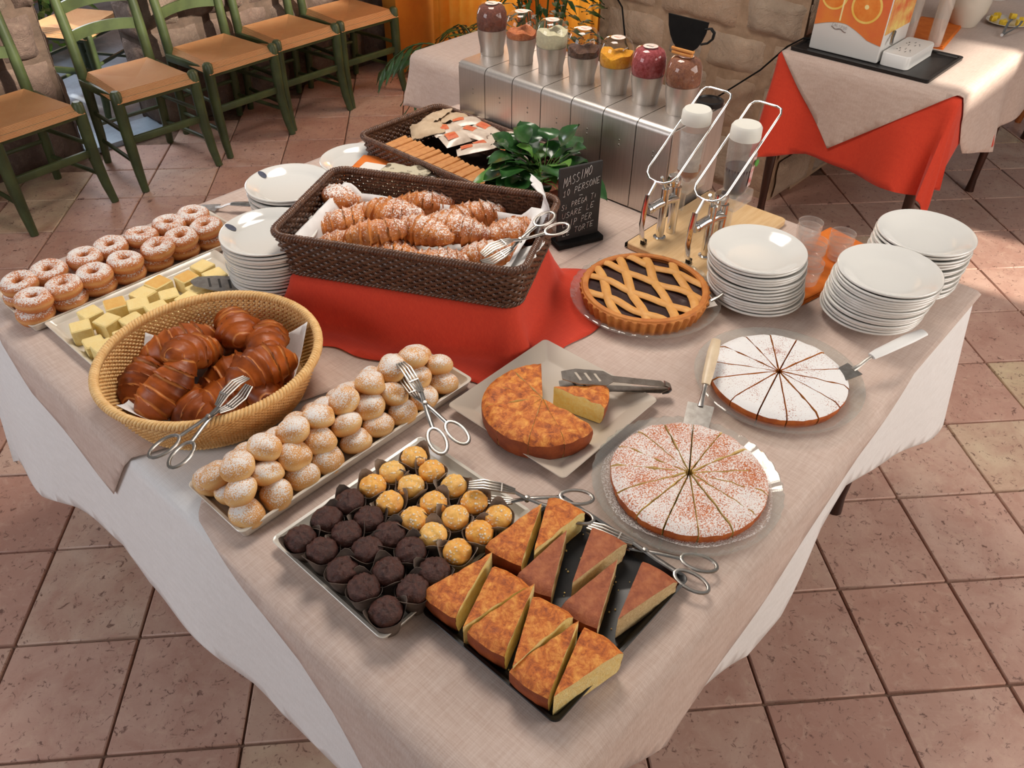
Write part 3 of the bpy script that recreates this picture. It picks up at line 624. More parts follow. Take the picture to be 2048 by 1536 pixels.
# slices on the black tray
cocoa_top = cake_top('cocoa_cake_top', rgb(136, 66, 36), rgb(164, 88, 50), rgb(184, 110, 66)); cocoa_crumb = crumb('speckled_crumb', rgb(204, 166, 112), rgb(236, 212, 162), 200)
sl = [(.172, .262, 0, 0), (.184, .212, 1, 0), (.172, .172, 0, 0), (.184, .126, 1, 0), (.166, .086, 0, 0), (.190, .047, 1, 0), (.300, .262, 0, 0), (.352, .236, 1, 0), (.290, .196, 0, 1), (.350, .152, 1, 1), (.296, .108, 0, 1), (.345, .058, 1, 1)]
sd = ['at the left end of the near row', 'second in the near row', 'third in the near row', 'fourth in the near row', 'fifth in the near row', 'at the right end of the near row, cut face showing', 'at the far left corner of the black tray', 'at the far corner below the tongs', 'in the middle of the tray beside the golden slices', 'in the middle of the far row on the black tray', 'in the middle, between two other brown slices', 'at the right edge, chipped top']
for i, (x, y, fl, dk) in enumerate(sl):
    m = MB(); L_ = .122; hw = R_(15.5 if not dk else 14.5); wedge(m, L_, -hw, hw, (.051 if not dk else .044)*rnd.uniform(.95, 1.05), 0, .003, .008, .004 if not dk else .0015, i+50)
    m.v = [(p[0]-L_*.56, p[1], p[2]) for p in m.v]; yaw = (pi if fl == 0 else 0)+R_(rnd.uniform(-6, 6))+R_(8)
    solo('cake_slice', m, [cocoa_top, dark_crust, cocoa_crumb] if dk else [golden_top, dark_crust, yellow_crumb], ('brown cocoa-dusted cake slice ' if dk else 'golden yellow cake slice ')+sd[i], 'cake', (x, y, TZ+.0045), (0, 0, yaw), 'slices on the black tray', 60)
cm = MB()
for i in range(60):
    x, y = rnd.uniform(-.14, .14), rnd.uniform(-.11, .11); s_ = rnd.uniform(.001, .0024); cm.box((x, y, s_/2), (s_, s_, s_), 0, rz=x*90)
solo('cake_crumbs', cm, yellow_crumb, 'tiny crumbs scattered on the black tray', 'crumbs', (.272, .159, TZ+.0042), kind='stuff')
# lattice tart
th = thing('jam_tart', 'round lattice tart with dark jam and fluted golden crust', 'tart', (1.018, .530, TZ+.008))
tart_crust = simple('tart_crust', rgb(206, 134, 62), rgb(182, 102, 40), 30, .65, bump=.3, bscale=160, bdist=.001); jam = simple('dark_jam', rgb(34, 16, 20), rgb(62, 26, 26), 160, .18, bump=1, bscale=260, bdist=.004, coat=.5); strip_m = simple('lattice_pastry', rgb(226, 168, 94), rgb(210, 146, 72), 24, .6, bump=.25, bscale=160)
m = MB(); m.lathe([(0, 0), (.128, 0), (.133, .004), (.143, .036), (.1425, .039), (.138, .040), (.133, .038), (.128, .030), (.1, .028), (0, .028)], 264, mod=lambda r, z, a: (r*(1+(.028 if .001 < z < .0375 and r > .13 else 0)*sin(a*44)), z)); part('crust', m, tart_crust, th, smooth=50)
m = MB(); m.lathe([(.131, .026), (.131, .031), (.08, .033), (0, .033)], 48); part('jam_filling', m, jam, th)
for s_ in (0, 1):
    for k in range(4):
        d = (-.090, -.032, .030, .088)[k]; m = MB(); hl = math.sqrt(.136**2-d*d); pts = []
        for i in range(15):
            t = -1+2*i/14; pts.append((t*hl, d+.004*sin(t*4+k), .0375+.0022*sin(t*hl*62+k*pi+s_*pi)+(-.002 if abs(t) > .97 else 0)))
        m.tube(pts, .0105, 8, sq=.5); part('lattice_strip', m, strip_m, th, (0, 0, 0), (0, 0, R_(50) if s_ == 0 else R_(96)))
m = MB(); m.tube([(.134*cos(2*pi*i/60), .134*sin(2*pi*i/60), .0395) for i in range(60)], .0075, 8, closed=True, sq=.6); part('rim_pastry', m, tart_crust, th)
# ---------------------------------------------------------------- croissants
def croissant_mesh(name, mat, seed, L=.145, Rr=.036, bend=.9, nseg=7, flaky=.12):
    r = random.Random(seed); m = MB(); nu, nv = 76, 20; at = []; rad = L/bend; ph = r.uniform(0, 1)
    for i in range(nu):
        t = -1+2*i/(nu-1); a = t*bend/2; cx, cy = rad*sin(a), rad*(1-cos(a)); base = Rr*(max(0, 1-abs(t)**2.3))**.62*(.96+.08*sin(t*3+seed))+.004
        for j in range(nv):
            b = 2*pi*j/nv; s_ = abs(t)*nseg/2+.22*sin(b+(1 if t > 0 else -1)*.9)+ph*.3; fr = s_-math.floor(s_)
            q = 1+flaky*(.5-fr)+(.07 if fr < .12 else 0)+.03*noise.noise(Vector((t*26, cos(b)*5, sin(b)*5+seed))); n = noise.noise(Vector((t*5, cos(b)*2, sin(b)*2+seed*11)))
            rr_ = base*q*(1+.10*n); zz = rr_*sin(b); zz = zz*.82 if zz > 0 else zz*.62
            o = rr_*cos(b); m.v.append((cx-o*sin(a), cy+o*cos(a), zz)); at.append((.75 if fr > .86 else 0)+(.35 if sin(b) < -.3 else 0))
    for i in range(nu-1):
        for j in range(nv): k = (j+1) % nv; m.f.append((i*nv+j, (i+1)*nv+j, (i+1)*nv+k, i*nv+k))
    m.f.append(tuple(range(nv))); m.f.append(tuple((nu-1)*nv+j for j in range(nv-1, -1, -1))); m.mi = [0]*len(m.f); m.at = at
    m.v = [(x, y-.012, z) for x, y, z in m.v]; return m.mesh(name, mat, 75)
sug_m = dusted('flaky_sugared_croissant', rgb(216, 134, 54), rgb(150, 70, 22), 20, amount=.36, lo=.15, hi=.95, attr='bake', pale=rgb(222, 150, 82), bump=.5, rough=.5, bscale=90, bdist=.004, grain=420, patch=12)
brn_m = dusted('glossy_brown_croissant', rgb(182, 90, 22), rgb(84, 30, 5), 11, amount=0, attr='bake', pale=rgb(206, 134, 68), bump=.35, rough=.46, bscale=100, bdist=.002, coat=.08)
brn_m.node_tree.nodes['Principled BSDF'].inputs['Specular IOR Level'].default_value = .3
scm = [croissant_mesh('sugared_croissant', sug_m, s, .150+.006*(s % 2), .035, (.7, .35, .9, .5)[s], 8, .17) for s in range(4)]
bcm = [croissant_mesh('brown_croissant', brn_m, s+20, .150, .039, (.6, .95, .35)[s], 6, .12) for s in range(3)]
IMG = R_(-48)
sug = [(.706, 1.165, 52, 0), (.835, 1.035, -6, 0), (.878, .915, 6, 0), (.618, 1.090, 14, 0), (.815, .935, 28, 0), (.865, .800, 30, 0), (.575, 1.000, -12, 0), (.775, .765, 10, 0), (.668, .830, -8, 0), (.612, .925, -6, 0), (.718, 1.015, -18, 1), (.635, .968, 8, 1), (.690, .895, -28, 1), (.765, .862, -16, 1), (.72, 1.08, 10, 0)]
sl_ = ['standing up in the far left corner', 'second along the far side', 'near the far right corner', 'at the left end', 'right of centre on the far side', 'at the right end next to the napkin', 'in the near left corner', 'in the near right corner by the tongs', 'in the middle of the near side', 'left of the middle on the near side', 'on top, far left of centre', 'on top, near left of centre', 'on top in the centre', 'on top, right of centre', 'low down behind the top ones']
for i, (x, y, d, tp) in enumerate(sug):
    tag(link('sugared_croissant', scm[i % 4], None, (x, y, .893+.030*tp), (rnd.uniform(-.25, .25), rnd.uniform(-.12, .12)-(.5 if i == 0 else 0), IMG+R_(d)+(pi if i % 3 == 0 else 0))), 'sugar-dusted croissant '+sl_[i]+' of the dark basket', 'croissant', 'sugared croissants in the dark basket')
brn = [(.128, .918, -38, 0), (.178, .880, 30, 0), (.250, .868, -70, 0), (.108, 1.040, 70, 0), (.184, 1.090, 0, 0), (.285, 1.040, 55, 0), (.302, .925, -50, 0), (.215, .925, 24, 0), (.096, .965, 50, 1), (.185, .985, 66, 1), (.310, .930, -80, 1), (.280, 1.025, -60, 1), (.190, 1.065, 32, 1), (.246, .862, 42, 1)]
bl_ = ['at the lower left rim', 'under the tong blades', 'low at the right rim', 'low at the far left', 'low at the back left', 'low at the back', 'low at the right', 'in the middle, ridges showing', 'on top at the left, pointing to the viewer', 'on top in the centre, the palest one', 'on top at the right, end towards the viewer', 'on top at the back right', 'on top at the back left', 'on top at the right front rim']
for i, (x, y, d, tp) in enumerate(brn):
    tag(link('brown_croissant', bcm[i % 3], None, (x, y, .790+.036*tp+(.012 if i == 9 else 0)), (rnd.uniform(-.4, .4), rnd.uniform(-.22, .22)+(-.3 if i in (9, 8) else 0), IMG+R_(d)+(pi if i % 2 else 0)), (.97, .97, 1.0)), 'glossy brown croissant '+bl_[i]+' of the round basket', 'croissant', 'brown croissants in the round basket')
# ---------------------------------------------------------------- baskets
def weave(m, loop, rows, r, amp, n=5):
    """loop(k) -> closed list of (point, outward) with two samples per stake"""
    for k in range(rows):
        L = loop(k); m.tube([Vector(p)+Vector(o)*(amp*(1, 0, -1, 0)[(j+2*k) % 4]) for j, (p, o) in enumerate(L)], r, n, closed=True)
def braid(m, L, r, turns, rad, strands=3, n=6):
    N = len(L)
    for s_ in range(strands):
        pts = []
        for j, (p, o) in enumerate(L):
            a = 2*pi*(turns*j/N+s_/strands); pts.append(Vector(p)+Vector(o)*(rad*cos(a))+Vector((0, 0, rad*sin(a))))
        m.tube(pts, r, n, closed=True)
def resample(pts, N):
    P = [Vector(p) for p in pts]; P.append(P[0]); d = [0]
    for a, b in zip(P, P[1:]): d.append(d[-1]+(b-a).length)
    out = []; k = 0
    for i in range(N):
        s_ = d[-1]*i/N
        while d[k+1] < s_: k += 1
        f_ = (s_-d[k])/max(1e-9, d[k+1]-d[k]); q = P[k].lerp(P[k+1], f_); t = (P[k+1]-P[k]).normalized(); out.append((q, Vector((t.y, -t.x, 0))))
    return out
def rect_basket(name, label, L, W, h, loc, rz, mat, inner, rows=12, stake=.013, flare=.012):
    th = thing(name, label, 'basket', loc, rz); N = int(2*(L+W)/stake/2)*4; cor = .035
    def loop(k):
        t = (k+.5)/rows; g = flare*2*(t-1); return resample(rr(L+g, W+g, cor, .006+(h-.012)*t, 8), N)
    m = MB(); weave(m, loop, rows, h/rows*.46, .0036); part('weave', m, mat, th, smooth=70, kind='stuff')
    m = MB(); b0 = resample(rr(L-2*flare, W-2*flare, cor, .004, 8), N//2); b1 = resample(rr(L, W, cor, h, 8), N//2)
    for j in range(0, N//2, 1): m.tube([b0[j][0], b1[j][0]], .0019, 5)
    part('stakes', m, mat, th, kind='stuff')
    m = MB(); braid(m, resample(rr(L+.004, W+.004, cor, h, 8), 620), .0042, 85, .0048); braid(m, resample(rr(L-2*flare+.004, W-2*flare+.004, cor, .006, 8), 400), .003, 60, .003); part('braided_rim', m, mat, th, smooth=70)
    m = MB(); m.box((0, 0, .006), (L-2*flare-.01, W-2*flare-.01, .006), .002, 1)
    part('bottom', m, inner, th); return th
brown_rattan = simple('brown_rattan', rgb(108, 74, 54), rgb(74, 48, 36), 60, .36, coord='World'); brown_dark = simple('brown_rattan_bottom', rgb(60, 40, 30), rgb(48, 32, 24), 60, .6)
BZ = .852
rect_basket('croissant_basket', 'dark brown woven rectangular basket of sugared croissants on the red cloth', .540, .322, .098, (.711, .922, BZ), -1.098, brown_rattan, brown_dark)
rect_basket('bread_basket', 'dark brown woven basket with crackers and sachets in front of the steel dispenser', .545, .31, .098, (1.195, 1.268, TZ), pi/2, brown_rattan, brown_dark)
tan_wicker = simple('tan_wicker', rgb(240, 200, 138), rgb(222, 174, 108), 60, .5, coord='World')
th = thing('wicker_basket', 'round tan wicker basket holding the brown croissants', 'basket', (.200, .968, TZ))
def ring(R0, z, N): return [(Vector((R0*cos(2*pi*j/N)*1.02, R0*sin(2*pi*j/N)*.98, z)), Vector((cos(2*pi*j/N), sin(2*pi*j/N), 0))) for j in range(N)]
NS = 104
def rad_at(t): return .165+.036*t**.8
m = MB(); weave(m, lambda k: ring(rad_at((k+.5)/19), .006+.082*(k+.5)/19, NS*4), 19, .0026, .0032); part('weave', m, tan_wicker, th, smooth=70, kind='stuff')
m = MB()
for j in range(NS):
    a = 2*pi*j/NS; m.tube([(rad_at(t/4)*cos(a)*1.02, rad_at(t/4)*sin(a)*.98, .004+.086*t/4) for t in range(5)], .0022, 5)
part('stakes', m, tan_wicker, th, kind='stuff')
m = MB(); braid(m, ring(.203, .092, 560), .0040, 62, .0056); braid(m, ring(.166, .006, 300), .003, 50, .003); part('braided_rim', m, tan_wicker, th, smooth=70)
m = MB(); m.lathe([(0, .003), (.166, .003), (.166, .007), (0, .007)], 48); part('bottom', m, tan_wicker, th)
# riser and red cloth below the croissant basket
ca, sa = cos(-1.098), sin(-1.098)
rz_ = thing('riser_box', 'low box hidden under the red cloth below the croissant basket', 'box', (.711, .922, TZ), -1.098); m = MB(); m.box((0, 0, .0475), (.46, .26, .095), .003, 1); part('box_body', m, simple('cardboard', rgb(160, 122, 84), None, rough=.9), rz_)
mr = drape_map((-.235, .235, -.135, .135), BZ-.003-TZ, floorz=.001, rad=.02, flare=.42, wave=.07, k=20, ph=1.2, off=.001)
poly = [(-.37, -.20), (-.20, -.315), (.0, -.30), (.20, -.335), (.33, -.35), (.40, -.20), (.44, 0), (.40, .22), (.2, .26), (-.25, .26), (-.36, .1)]
solid(solo('red_cloth', cloth(poly, mr, .018), red_cloth, 'red cloth draped over the riser under the croissant basket', 'cloth', (.711, .922, TZ), (0, 0, -1.098), smooth=80), .001)
# paper liners
def crumple(poly, z, amp, seed, step=.012, rise=None):
    def mp(u, v):
        n = noise.noise(Vector((u*16+seed, v*16, seed))); n2 = noise.noise(Vector((u*40, v*40+seed, seed*2)))
        return (u, v, z+amp*n+amp*.3*n2+(rise(u, v) if rise else 0))
    return cloth(poly, mp, step)
def rise_sides(hx, hy, lim):
    def f_(u, v): return min(lim, max(0, (abs(u)-hx))*2.4+max(0, (abs(v)-hy))*2.4)
    return f_
solid(solo('paper_liner', crumple([(-.235, -.13), (.235, -.13), (.245, .13), (-.235, .13)], .012, .003, 3, rise=rise_sides(.20, .11, .07)), paper, 'white paper liner inside the dark croissant basket', 'paper', (.711, .922, BZ), (0, 0, -1.098), smooth=80), .0006)
def curl(pts, wid, label, loc, rz, seed):
    m = MB(); n = len(pts)
    def fn(s, t):
        f_ = t*(n-1); i = min(int(f_), n-2); q = Vector(pts[i]).lerp(Vector(pts[i+1]), f_-i); w2 = wid*(.55+.45*sin(pi*min(1, t*1.1+.1)))
        return (q.x+.006*noise.noise(Vector((s*4, t*4, seed))), q.y+(s-.5)*w2, q.z+.006*noise.noise(Vector((s*3, t*5, seed+4)))+.012*(s-.5)**2)
    m.grid(fn, 12, 18); return solid(solo('paper_napkin', m, paper, label, 'napkin', loc, (0, 0, rz), smooth=80), .0006)
curl([(-.02, 0, -.05), (.0, 0, -.02), (.006, 0, .01), (-.004, 0, .045), (-.03, 0, .07)], .10, 'white paper napkin standing up at the far right end of the dark basket', (.905, .735, .955), -1.098+.35, 1)
curl([(-.05, 0, -.045), (-.01, 0, -.02), (.012, 0, .0), (.02, 0, .006)], .13, 'white paper napkin lying at the near right end of the dark basket', (.765, .655, .945), -1.098-.1, 5)
rs = lambda u, v: max(0, hypot(u, v)-.135)*1.5
solid(solo('paper_liner', crumple([(-.195, -.02), (-.10, -.13), (-.05, -.185), (.06, -.14), (.185, -.06), (.14, .06), (.06, .13), (-.04, .175), (-.12, .10)], .010, .003, 9, rise=rs), paper, 'white paper liner inside the round wicker basket', 'paper', (.200, .968, TZ), (0, 0, 0), smooth=80), .0006)
# ---------------------------------------------------------------- steel topping dispenser + jars
MV1, MV0, MU, MH, MDP = 1.468, .724, 1.372, .243, .25
mach = thing('topping_dispenser', 'long brushed steel counter dispenser with seven front panels', 'dispenser', (MU, MV0, TZ))
m = MB(); m.box((MDP/2+.004, (MV1-MV0)/2, .118), (MDP-.012, MV1-MV0-.006, .236)); part('body', m, simple('dark_gap', rgb(40, 36, 34), None, rough=.6), mach)
pw = (MV1-MV0)/7
for y_ in (.0, MV1-MV0): m = MB(); m.box((MDP/2+.002, y_, .12), (MDP-.004, .004, .238), .001, 1); part('end_panel', m, steel, mach)
prof = [(0, .002)]+[(0, .225*k/4) for k in range(1, 5)]+[(.018-.018*cos(pi/2*k/6), .225+.018*sin(pi/2*k/6)) for k in range(1, 7)]+[(MDP*k/3, .243) for k in range(1, 4)]
for i in range(7):
    m = MB(); y0, y1 = i*pw+.0012, (i+1)*pw-.0012
    n = len(prof); v = [(a, y0, b) for a, b in prof]+[(a, y1, b) for a, b in prof]+[(a+.003, y0, b-.003) for a, b in prof]+[(a+.003, y1, b-.003) for a, b in prof]
    f = [(k, k+1, n+k+1, n+k) for k in range(n-1)]+[(2*n+k, 2*n+k+1, k+1, k) for k in range(n-1)]+[(n+k, n+k+1, 3*n+k+1, 3*n+k) for k in range(n-1)]
    m.add(v, f)
    p_ = part('front_panel', m, steel, mach, smooth=50)
    m = MB()
    for zz in (.175, .162): m.lathe([(0, .0012), (.0022, .001), (.003, 0)], 10, M=Matrix.Translation((0, i*pw+pw*.45, zz)) @ Matrix.Rotation(-pi/2, 4, 'Y'))
    part('rivets', m, dullsteel, p_)
fills = [(rgb(120, 66, 48), rgb(92, 46, 32), .97, 'cocoa brown powder'), (rgb(206, 128, 78), rgb(178, 92, 52), .30, 'a little orange granola'), (rgb(216, 210, 176), rgb(200, 192, 158), .62, 'pale coconut flakes'), (rgb(104, 74, 58), rgb(70, 46, 36), .34, 'dark brown seeds'), (rgb(232, 168, 30), rgb(216, 140, 20), .5, 'yellow corn flakes'), (rgb(136, 30, 36), rgb(176, 84, 86), .96, 'red berry cereal'), (rgb(122, 72, 50), rgb(150, 96, 66), .97, 'brown chocolate cereal')]
lab_m = simple('lid_label', rgb(240, 226, 216), rgb(226, 196, 180), 120, .5); ink = simple('label_ink', rgb(40, 34, 34), None, rough=.6)
jar_y = [1.440, 1.325, 1.212, 1.100, .990, .888, .782]
for i, y in enumerate(jar_y):
    c1, c2, fr, what = fills[i]
    th = thing('topping_jar', 'glass-domed steel jar of %s, %s from the left on the dispenser' % (what, ORD[i]), 'jar', (1.487, y, TZ+MH), 0, 'jars on the steel dispenser')
    m = MB(); m.lathe([(0, 0), (.034, 0), (.035, .004), (.035, .018), (.041, .050), (.0425, .072), (.0415, .072), (.040, .066), (0, .066)], 40); part('metal_base', m, steel, th)
    m = MB(); gp = [(.0405, .068), (.0445, .078), (.0455, .095), (.044, .115), (.038, .130), (.030, .138), (.020, .1405), (0, .1405)]; m.lathe(gp, 40); part('glass_dome', m, glass, th)
    m = MB(); zt = .067+.070*fr; pr = [(r_*.955, z) for r_, z in gp if z < zt]; k_ = len(pr)
    def mod(r_, z, a): return (r_, z+(.004*sin(2*a+i)+.003*sin(5*a)) if z > zt-.006 and fr < .9 else z)
    m.lathe([(0, .066)]+pr+([(pr[-1][0]*.98, zt), (pr[-1][0]*.5, zt+.004), (0, zt+.003)] if fr < .9 else [(.026, .1365), (0, .1372)]), 32, mod=mod)
    part('filling', m, simple('filling_%d' % i, c1, c2, 120, .75, bump=.9, bscale=220, bdist=.004), th)
    m = MB(); m.lathe([(.0, .1412), (.0185, .1412), (.019, .1408)], 28); part('lid_label', m, lab_m, th)
    m = MB()
    for k in range(6): m.box((-.004, -.009+.0036*k, .1414), (.0035 if k % 2 else .005, .0022, .0003))
    part('label_print', m, ink if i in (0, 5) else simple('label_print_%d' % i, rgb(206, 120, 80), None, rough=.6), th)
th = thing('black_cup_sign', 'flat black coffee-cup cutout held in a wooden clip on the last jar', 'sign', (1.475, .783, 1.131))
m = MB(); o_ = [(-.056, .092), (-.052, .066), (-.044, .045), (-.034, .029), (-.022, .018), (.022, .018), (.034, .029), (.044, .045), (.052, .066), (.056, .092)]
v = [(-.002, -a, b) for a, b in o_]+[(.002, -a, b) for a, b in o_]; n = len(o_)
m.add(v, [tuple(range(n)), tuple(range(2*n-1, n-1, -1))]+[(k, (k+1) % n, n+(k+1) % n, n+k) for k in range(n)]); part('cup_panel', m, black_matt, th, smooth=20)
m = MB(); m.tube([(0, -.050, .076), (0, -.064, .080), (0, -.074, .072), (0, -.072, .058), (0, -.060, .046), (0, -.044, .040)], .0055, 8, sq=.5); part('cup_handle', m, black_matt, th)
m = MB(); m.box((0, .004, .017), (.012, .062, .007), .002); m.box((0, .004, .008), (.012, .058, .007), .002); part('wooden_clip', m, simple('clip_wood', rgb(226, 158, 84), rgb(212, 138, 66), 30, .6), th)
m = MB(); m.lathe([(0, 0), (.036, 0), (.036, .012), (.030, .014), (.028, .010), (0, .010)], 36); part('empty_socket', m, black_gloss, mach, (1.585-MU, .752-MV0, .243), label='black round empty socket at the back right')
# ---------------------------------------------------------------- syrup pump stands
m = MB(); m.loft([rr(.385, .238, .012, 0), rr(.385, .238, .012, .013), rr(.381, .234, .011, .015)]); solo('wooden_board', m, [board_wood], 'pale wooden board under the two chrome syrup pumps', 'board', (1.388, .590, TZ))
m = MB(); m.box((0, 0, 0), (.386, .003, .012)); tag(link('board_edge', m.mesh('board_edge', black_matt), bpy.data.objects['wooden_board'], (0, .1195, .007)))
clear_ac = glassy('acrylic', (.96, .95, .93, 1), 1.45, .06, (.86, .82, .76, 1), .18)
def pump(y, label):
    th = thing('syrup_pump', label, 'dispenser', (1.27, y, TZ+.015), 0, 'chrome syrup pumps')
    m = MB(); m.tube([(0, .0, .0), (0, 0, .135)], .010, 14); m.lathe([(0, 0), (.016, 0), (.016, .004), (.010, .006)], 16); part('post', m, chrome, th)
    m = MB(); m.tube([(.045, -.004, 0), (.045, -.004, .125)], .012, 14); part('cylinder', m, chrome, th)
    m = MB(); m.tube([(.045, -.004, .095), (.02, .0, .100), (-.02, .006, .098), (-.055, .010, .094)], [.013, .0125, .0115, .011], 14); m.tube([(-.040, .008, .096), (-.046, .009, .0955)], .0128, 14); part('nozzle', m, chrome, th)
    m = MB(); m.tube([(-.058, .012, .135), (-.066, .012, .10), (-.070, .012, .06), (-.062, .012, .02), (-.052, .012, .005)], .0075, 10, sq=.35); part('lever', m, chrome, th)
    m = MB(); m.box((-.052, .012, .006), (.014, .012, .012), .002); part('lever_foot', m, black_gloss, th)
    m = MB(); m.lathe([(0, .135), (.016, .135), (.017, .150), (.015, .158), (0, .160)], 20, c=(.03, -.002, 0)); part('cap', m, chrome, th)
    m = MB(); m.box((.10, .004, .120), (.085, .062, .034), .004); m.box((.06, .004, .085), (.010, .05, .05), .002); part('bottle_holder', m, clear_ac, th)
    m = MB()
    lo, hi = (-.035, .170), (.190, .322); pts = []
    def seg(t, s_): return (lo[0]+(hi[0]-lo[0])*t, s_*.040+.004, lo[1]+(hi[1]-lo[1])*t)
    for k in range(9): pts.append(seg(.08+.86*k/8, 1))
    pts += [seg(.985, .85), seg(1, .55)]+[seg(1, s_) for s_ in (.2, -.2, -.55)]+[seg(.985, -.85)]
    for k in range(9): pts.append(seg(.94-.86*k/8, -1))
    pts += [seg(.02, -.85), seg(-.02, -.5), seg(-.03, 0), seg(-.02, .5), seg(.02, .85)]
    m.tube(pts, .0031, 10, closed=True); part('wire_loop', m, chrome, th)
    m = MB(); m.tube([(-.040, .004, .168), (-.056, .010, .135)], .004, 8); m.tube([(0, 0, .13), (-.02, .003, .17)], .004, 8); part('loop_arm', m, chrome, th); return th
pump(.660, 'chrome syrup pump with wire loop next to the steel dispenser'); pump(.528, 'chrome syrup pump with wire loop holding the dark berry bottle')
frost = glassy('frosted_bottle', (.94, .93, .92, 1), 1.4, .2, (.80, .78, .75, 1), .16); lidm = simple('bottle_base', rgb(226, 224, 214), None, rough=.5)
def bottle(y, label, liq, fill, lcol):
    th = thing('syrup_bottle', label, 'bottle', (1.372, y, TZ+.128), 0, 'upturned syrup bottles')
    m = MB(); m.lathe([(.010, 0), (.012, .010), (.024, .020), (.029, .034), (.0335, .10), (.0355, .155)], 32); part('shell', m, frost, th)
    m = MB(); m.lathe([(.0358, .155), (.036, .160), (.035, .182), (.031, .188), (.022, .187), (0, .186)], 32); part('base', m, lidm, th)
    m = MB(); zt = fill; m.lathe([(0, .003), (.009, .004), (.011, .011), (.0225, .0205), (.0285, .036)]+([(.0325, zt)] if zt > .05 else [(.029, .045)])+[(0, max(zt, .045))], 28); part('syrup', m, liq, th)
    m = MB()
    def fn(s, t): a = -2.2+2.4*s+1.0; return (.0352*cos(a)*(1+.002), .0352*sin(a), .045+.09*t)
    m.grid(lambda s, t: (lambda a, r: (r*cos(a), r*sin(a), .04+.10*t))(2.6+1.9*s, .0305+.0045*t+.0008), 18, 8); 
    if lcol: part('label', m, lcol, th, smooth=80)
    return th, m
syrup_o = simple('amber_syrup', rgb(176, 98, 34), None, rough=.15); syrup_p = simple('berry_syrup', rgb(44, 14, 24), None, rough=.12)
lab_w = simple('bottle_label_white', rgb(210, 204, 196), rgb(188, 180, 172), 60, .6)
bottle(.664, 'upturned white syrup bottle with a little amber syrup', syrup_o, .030, lab_w)
th, _ = bottle(.532, 'upturned syrup bottle half full of dark berry syrup', syrup_p, .085, None)
m = MB(); m.grid(lambda s, t: (lambda a, r: (r*cos(a), r*sin(a), .045+.075*t))(-1.75+1.2*s, .0312+.0034*t+.001), 12, 6); part('fruit_label', m, simple('red_label', rgb(196, 44, 36), rgb(226, 222, 216), 45, .5), th, smooth=80)
m = MB(); m.lathe([(0, 0), (.007, .001), (.009, .004), (0, .005)], 12, M=Matrix.Translation((.004, -.0365, .105)) @ Matrix.Rotation(pi/2, 4, 'X')); part('leaf_print', m, simple('leaf_green', rgb(84, 150, 60), None, rough=.6), th)
# ---------------------------------------------------------------- chalkboard sign with lettering
LET = {'M': [[(0, 0), (.1, 1), (.5, .35), (.9, 1), (1, 0)]], 'A': [[(0, 0), (.5, 1), (1, 0)], [(.2, .38), (.8, .38)]], 'S': [[(.95, .85), (.5, 1), (.1, .8), (.3, .55), (.8, .42), (.9, .15), (.4, 0), (.02, .14)]], 'I': [[(.5, 0), (.5, 1)]],
       'i': [[(.5, 0), (.5, .55)], [(.5, .72), (.5, .78)]], 'O': [[(.5, 1), (.1, .75), (.05, .3), (.45, 0), (.9, .25), (.9, .75), (.5, 1)]], '0': [[(.5, 1), (.15, .7), (.15, .3), (.5, 0), (.85, .3), (.85, .7), (.5, 1)]], '1': [[(.2, .7), (.55, 1), (.5, 0)], [(.15, 0), (.85, 0)]],
       'P': [[(.1, 0), (.15, 1), (.8, .95), (.9, .7), (.7, .5), (.15, .48)]], 'E': [[(.95, 1), (.15, .97), (.1, 0), (.95, .03)], [(.12, .5), (.75, .52)]], 'R': [[(.1, 0), (.15, 1), (.75, .95), (.85, .72), (.6, .52), (.15, .5), (.95, 0)]], 'N': [[(.05, 0), (.1, 1), (.85, 0), (.95, 1)]],
       'G': [[(.9, .85), (.5, 1), (.08, .6), (.2, .1), (.6, 0), (.92, .2), (.92, .45), (.55, .45)]], 'T': [[(0, 1), (1, 1)], [(.5, 1), (.5, 0)]], 'U': [[(.05, 1), (.1, .25), (.45, 0), (.85, .2), (.95, 1)]], 'L': [[(.1, 1), (.1, 0), (.9, .02)]], 'C': [[(.9, .9), (.4, 1), (.05, .5), (.35, 0), (.92, .1)]], '-': [[(.1, .5), (.9, .5)]]}
def lettering(txt, x0, x1, z, h, slope, r=.00085):
    m = MB(); n = len(txt); cw = (x1-x0)/n; q = random.Random(len(txt)*7+int(z*1000))
    for i, ch in enumerate(txt):
        for st in LET.get(ch, []):
            pts = []
            for (a, b), (c_, d_) in zip(st, st[1:]+[st[-1]]):
                for k in range(3): t = k/3; pts.append((a+(c_-a)*t, b+(d_-b)*t))
            j = q.uniform(-.08, .08)*h
            m.tube([(x0+cw*(i+.1+.78*a)+b*h*.12, -.0048, z+slope*(i+.5*a)*cw+j+b*h) for a, b in pts], r, 5, sq=.5)
    return m
sg = thing('chalkboard_sign', 'small black chalkboard sign with white handwriting beside the dark basket', 'sign', (1.136, .818, TZ), math.atan2(-.044, .108))
m = MB(); m.box((0, 0, .108), (.118, .007, .198), .0015, 1); part('slate', m, simple('slate', rgb(44, 40, 39), rgb(34, 31, 30), 20, .65), sg)
m = MB(); m.box((0, -.002, .007), (.128, .046, .014), .002); part('foot', m, black_matt, sg)
chalk = simple('chalk', rgb(232, 230, 224), None, rough=.9)
for txt, x0, x1, z, h, s_ in (('MASSIMO', -.050, .028, .158, .024, .28), ('10 PERSONE', -.050, .052, .133, .017, .20), ('-', -.006, .008, .126, .008, 0), ('Si PREGA Ti', -.052, .046, .098, .014, .18), ('USARE LE', -.050, .040, .074, .015, .18), ('CLIP PER', -.048, .036, .048, .017, .16), ('LE TORTE', -.046, .042, .025, .015, .14)): part('chalk_lettering', lettering(txt, x0, x1, z, h, s_), chalk, sg)
